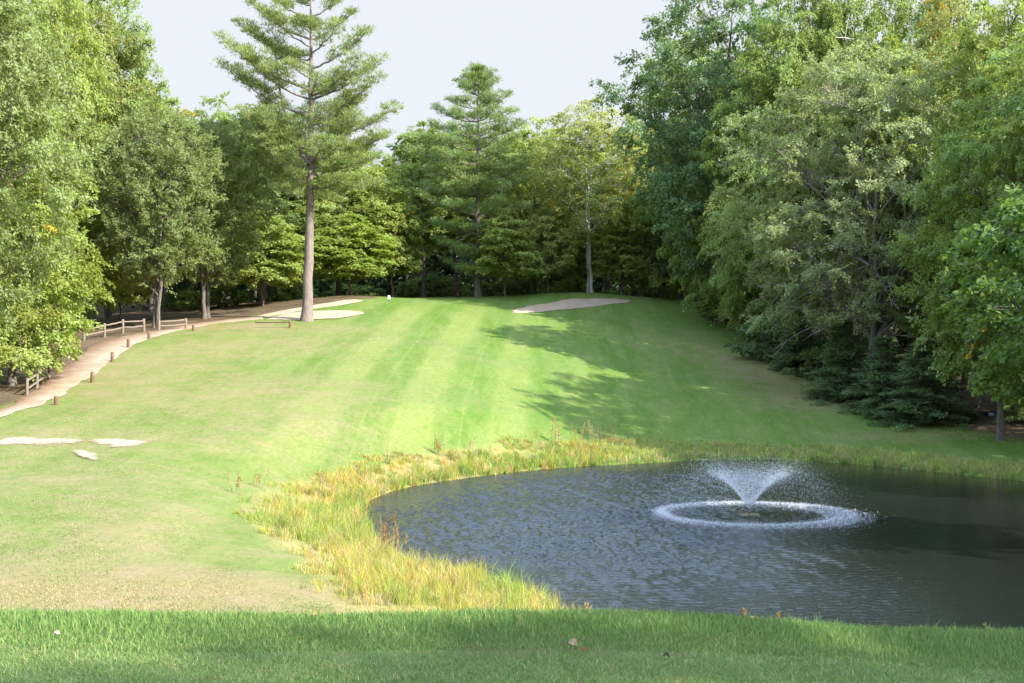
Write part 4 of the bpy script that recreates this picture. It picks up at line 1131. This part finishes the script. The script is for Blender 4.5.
for px, top, lb in [(738, 600, 'short brown seed head'), (748, 599, 'twin brown seed heads'), (766, 603, 'small bent seed head'), (793, 606, 'broad tan seed head'), (868, 609, 'single thin brown stem'),
                    (578, 596, 'thin reddish stems'), (596, 597, 'thin forked stems'), (993, 620, 'pair of pale brown seed heads'), (1008, 622, 'small pale seed head')]:
    yy = 11.5; z = gz((px - CX) / F * yy, yy); h = CAMZ - (top - CY) / F * yy - z
    ext = {738: 'with the pond behind it', 748: 'next to the shortest one at the tee edge', 766: 'between the twin heads and the broad one', 793: 'at the tee edge under the fountain', 868: 'at the tee edge below the dark water',
           578: 'at the end of the marsh grass', 596: 'just right of the reddish ones', 993: 'at the far right of the tee edge', 1008: 'nearest the right border of the photo'}[px]
    stalks(px, 0, h, 2 if 'single' not in lb else 1, 0.015, (0.34, 0.22, 0.11), lb + ' ' + ext, 0.1, 0.012, at_y=yy, group='dry weeds along the tee edge')

# ------------------------------------------------------------------ fountain
fx, fy = at0(749, 514.5)
root = empty('fountain', (fx, fy, 0.0)); tag(root, 'floating pond fountain throwing a white V of water into a foaming ring', 'fountain')
M_FLOAT = simple_mat('float_plastic', (0.16, 0.12, 0.06), (0.10, 0.11, 0.05), 6, rough=0.5)
bm = bmesh.new()
prof = [(0.0, -0.1), (0.40, -0.1), (0.45, -0.03), (0.45, 0.0), (0.38, 0.025), (0.2, 0.035), (0.0, 0.035)]
for (r0, z0), (r1, z1) in zip(prof[:-1], prof[1:]):
    for i in range(24):
        a, b = i * math.pi / 12, (i + 1) * math.pi / 12
        pts = []
        for r_, z_, t_ in ((r0, z0, a), (r0, z0, b), (r1, z1, b), (r1, z1, a)):
            q = (r_ * math.cos(t_), r_ * math.sin(t_), z_)
            if q not in pts: pts.append(q)
        if len(pts) > 2: bm.faces.new([bm.verts.new(q) for q in pts])
bmesh.ops.remove_doubles(bm, verts=bm.verts[:], dist=1e-4)
bm_obj('float', bm, M_FLOAT, root)
link('nozzle', post_mesh('nozzle', 0.24, 0.06, M_FLOAT, 12, 2, 0), root)

OCT = np.array([[1, 0, 0], [-1, 0, 0], [0, 1, 0], [0, -1, 0], [0, 0, 1], [0, 0, -1]], float)
OF = np.array([[0, 2, 4], [2, 1, 4], [1, 3, 4], [3, 0, 4], [2, 0, 5], [1, 2, 5], [3, 1, 5], [0, 3, 5]])
def drops(name, P_, r_, parent, el=1.0):
    V = P_[:, None] + OCT[None] * r_[:, None, None] * np.array([1, 1, el])
    i = (np.arange(len(P_))[:, None, None] * 6 + OF[None]).reshape(-1, 3)
    return link(name, mesh_np(name, V.reshape(-1, 3), [i], m_spray), parent)
rg = np.random.default_rng(77)
gv = 9.81
# jets on one thin cone, breaking into drops, and the fine fall beyond
def fly(n, el0, el_s, v_, v_s, s0, s1, pw, sp0, sp1, r0, r1, name, wind=0.22):
    az = rg.integers(0, 40, n) * 2 * np.pi / 40 + rg.normal(size=n) * 0.03
    el = R(el0) + rg.normal(size=n) * R(el_s); v0 = v_ * (1 + rg.normal(size=n) * v_s)
    tf = 2 * v0 * np.sin(el) / gv; s = s0 + (s1 - s0) * rg.random(n) ** pw; t = s * tf
    r = v0 * np.cos(el) * t; zz = 0.22 + v0 * np.sin(el) * t - gv * t * t / 2
    Pd = np.stack([r * np.cos(az) + wind * s ** 2, r * np.sin(az), zz], 1) + rg.normal(size=(n, 3)) * (sp0 + sp1 * s ** 1.2)[:, None]
    k = Pd[:, 2] > 0.02
    drops(name, Pd[k], (r0 + (r1 - r0) * rg.random(n) ** 3)[k], root, 1.4)
fly(12500, 58.5, 1.3, 6.35, 0.025, 0.0, 0.44, 1.45, 0.008, 0.16, 0.006, 0.012, 'jet')
fly(19000, 61.0, 4.2, 6.4, 0.06, 0.2, 1.0, 1.0, 0.06, 0.24, 0.004, 0.011, 'spray')
# splash ring
n = 26000
az = rg.uniform(0, 2 * np.pi, n); w = 0.34 + 0.16 * np.cos(az) + 0.25 * (rg.random(n) ** 4)
rr_ = 3.68 + rg.normal(size=n) * w + 0.12 * fbm(np.cos(az) * 3 + 9, np.sin(az) * 3 + 9, 3)
zz = np.abs(rg.normal(size=n)) * 0.085 * np.exp(-((rr_ - 3.75) / 0.4) ** 2)
drops('splash_ring', np.stack([rr_ * np.cos(az) + 0.15, rr_ * np.sin(az), zz + 0.004], 1), 0.005 + 0.011 * rg.random(n) ** 3, root, 0.8)

# ------------------------------------------------------------------ light, sky, camera
SUN = Vector((0.84, -0.545, 0.0)).normalized(); EL = R(35)
sd = Vector((SUN.x * math.cos(EL), SUN.y * math.cos(EL), math.sin(EL)))
L = bpy.data.lights.new('sun', 'SUN'); L.energy = 4.6; L.angle = R(0.53); L.color = (1.0, 0.955, 0.88)
lo = bpy.data.objects.new('sun', L); col.objects.link(lo); lo.rotation_euler = (-sd).to_track_quat('-Z', 'Y').to_euler()

w = bpy.data.worlds.new('World'); sc.world = w; w.use_nodes = True
nt = w.node_tree; nt.nodes.clear(); g = NB(nt)
sky = nt.nodes.new('ShaderNodeTexSky'); sky.sky_type = 'NISHITA'; sky.sun_disc = False
sky.sun_elevation = EL; sky.sun_rotation = math.atan2(SUN.x, SUN.y); sky.air_density = 1.0; sky.dust_density = 3.0; sky.ozone_density = 1.5; sky.altitude = 200
# pale veil low over the blue; unseen upper sky brightened to fill the shade
tcn = nt.nodes.new('ShaderNodeTexCoord'); sx = nt.nodes.new('ShaderNodeSeparateXYZ'); nt.links.new(tcn.outputs['Generated'], sx.inputs[0])
veil = g.math('ADD', g.math('MULTIPLY', g.ramp(sx.outputs[2], 0.55, 0.24), 0.43), 0.56)
vc = g.mix(g.ramp(sx.outputs[2], 0.26, 0.6), (2.10, 2.23, 2.40), (5.8, 7.7, 11.6))
c = g.mix(veil, sky.outputs[0], vc)
bg = nt.nodes.new('ShaderNodeBackground'); nt.links.new(c, bg.inputs[0]); bg.inputs[1].default_value = 0.15
wo = nt.nodes.new('ShaderNodeOutputWorld'); nt.links.new(bg.outputs[0], wo.inputs[0])

cam = bpy.data.cameras.new('camera'); co = bpy.data.objects.new('camera', cam); col.objects.link(co)
co.location = (0, 0, CAMZ); co.rotation_euler = (R(90), 0, 0)
cam.sensor_width = 36.0; cam.lens = 36.0 * F / 1024.0
cam.shift_y = -(341.5 - CY) / 1024.0
cam.clip_start = 0.1; cam.clip_end = 6000
sc.camera = co

vs = sc.view_settings
vs.view_transform = 'Standard'; vs.look = 'None'; vs.gamma = 1.0; vs.use_curve_mapping = False; vs.exposure = 1.42
cy = sc.cycles
cy.max_bounces = 8; cy.diffuse_bounces = 6; cy.glossy_bounces = 2; cy.transmission_bounces = 4; cy.transparent_max_bounces = 4
cy.caustics_reflective = False; cy.caustics_refractive = False
cy.sample_clamp_indirect = 6.0
cy.use_denoising = True
try:
    cy.denoiser = 'OPENIMAGEDENOISE'; cy.denoising_input_passes = 'RGB_ALBEDO_NORMAL'
except Exception: pass
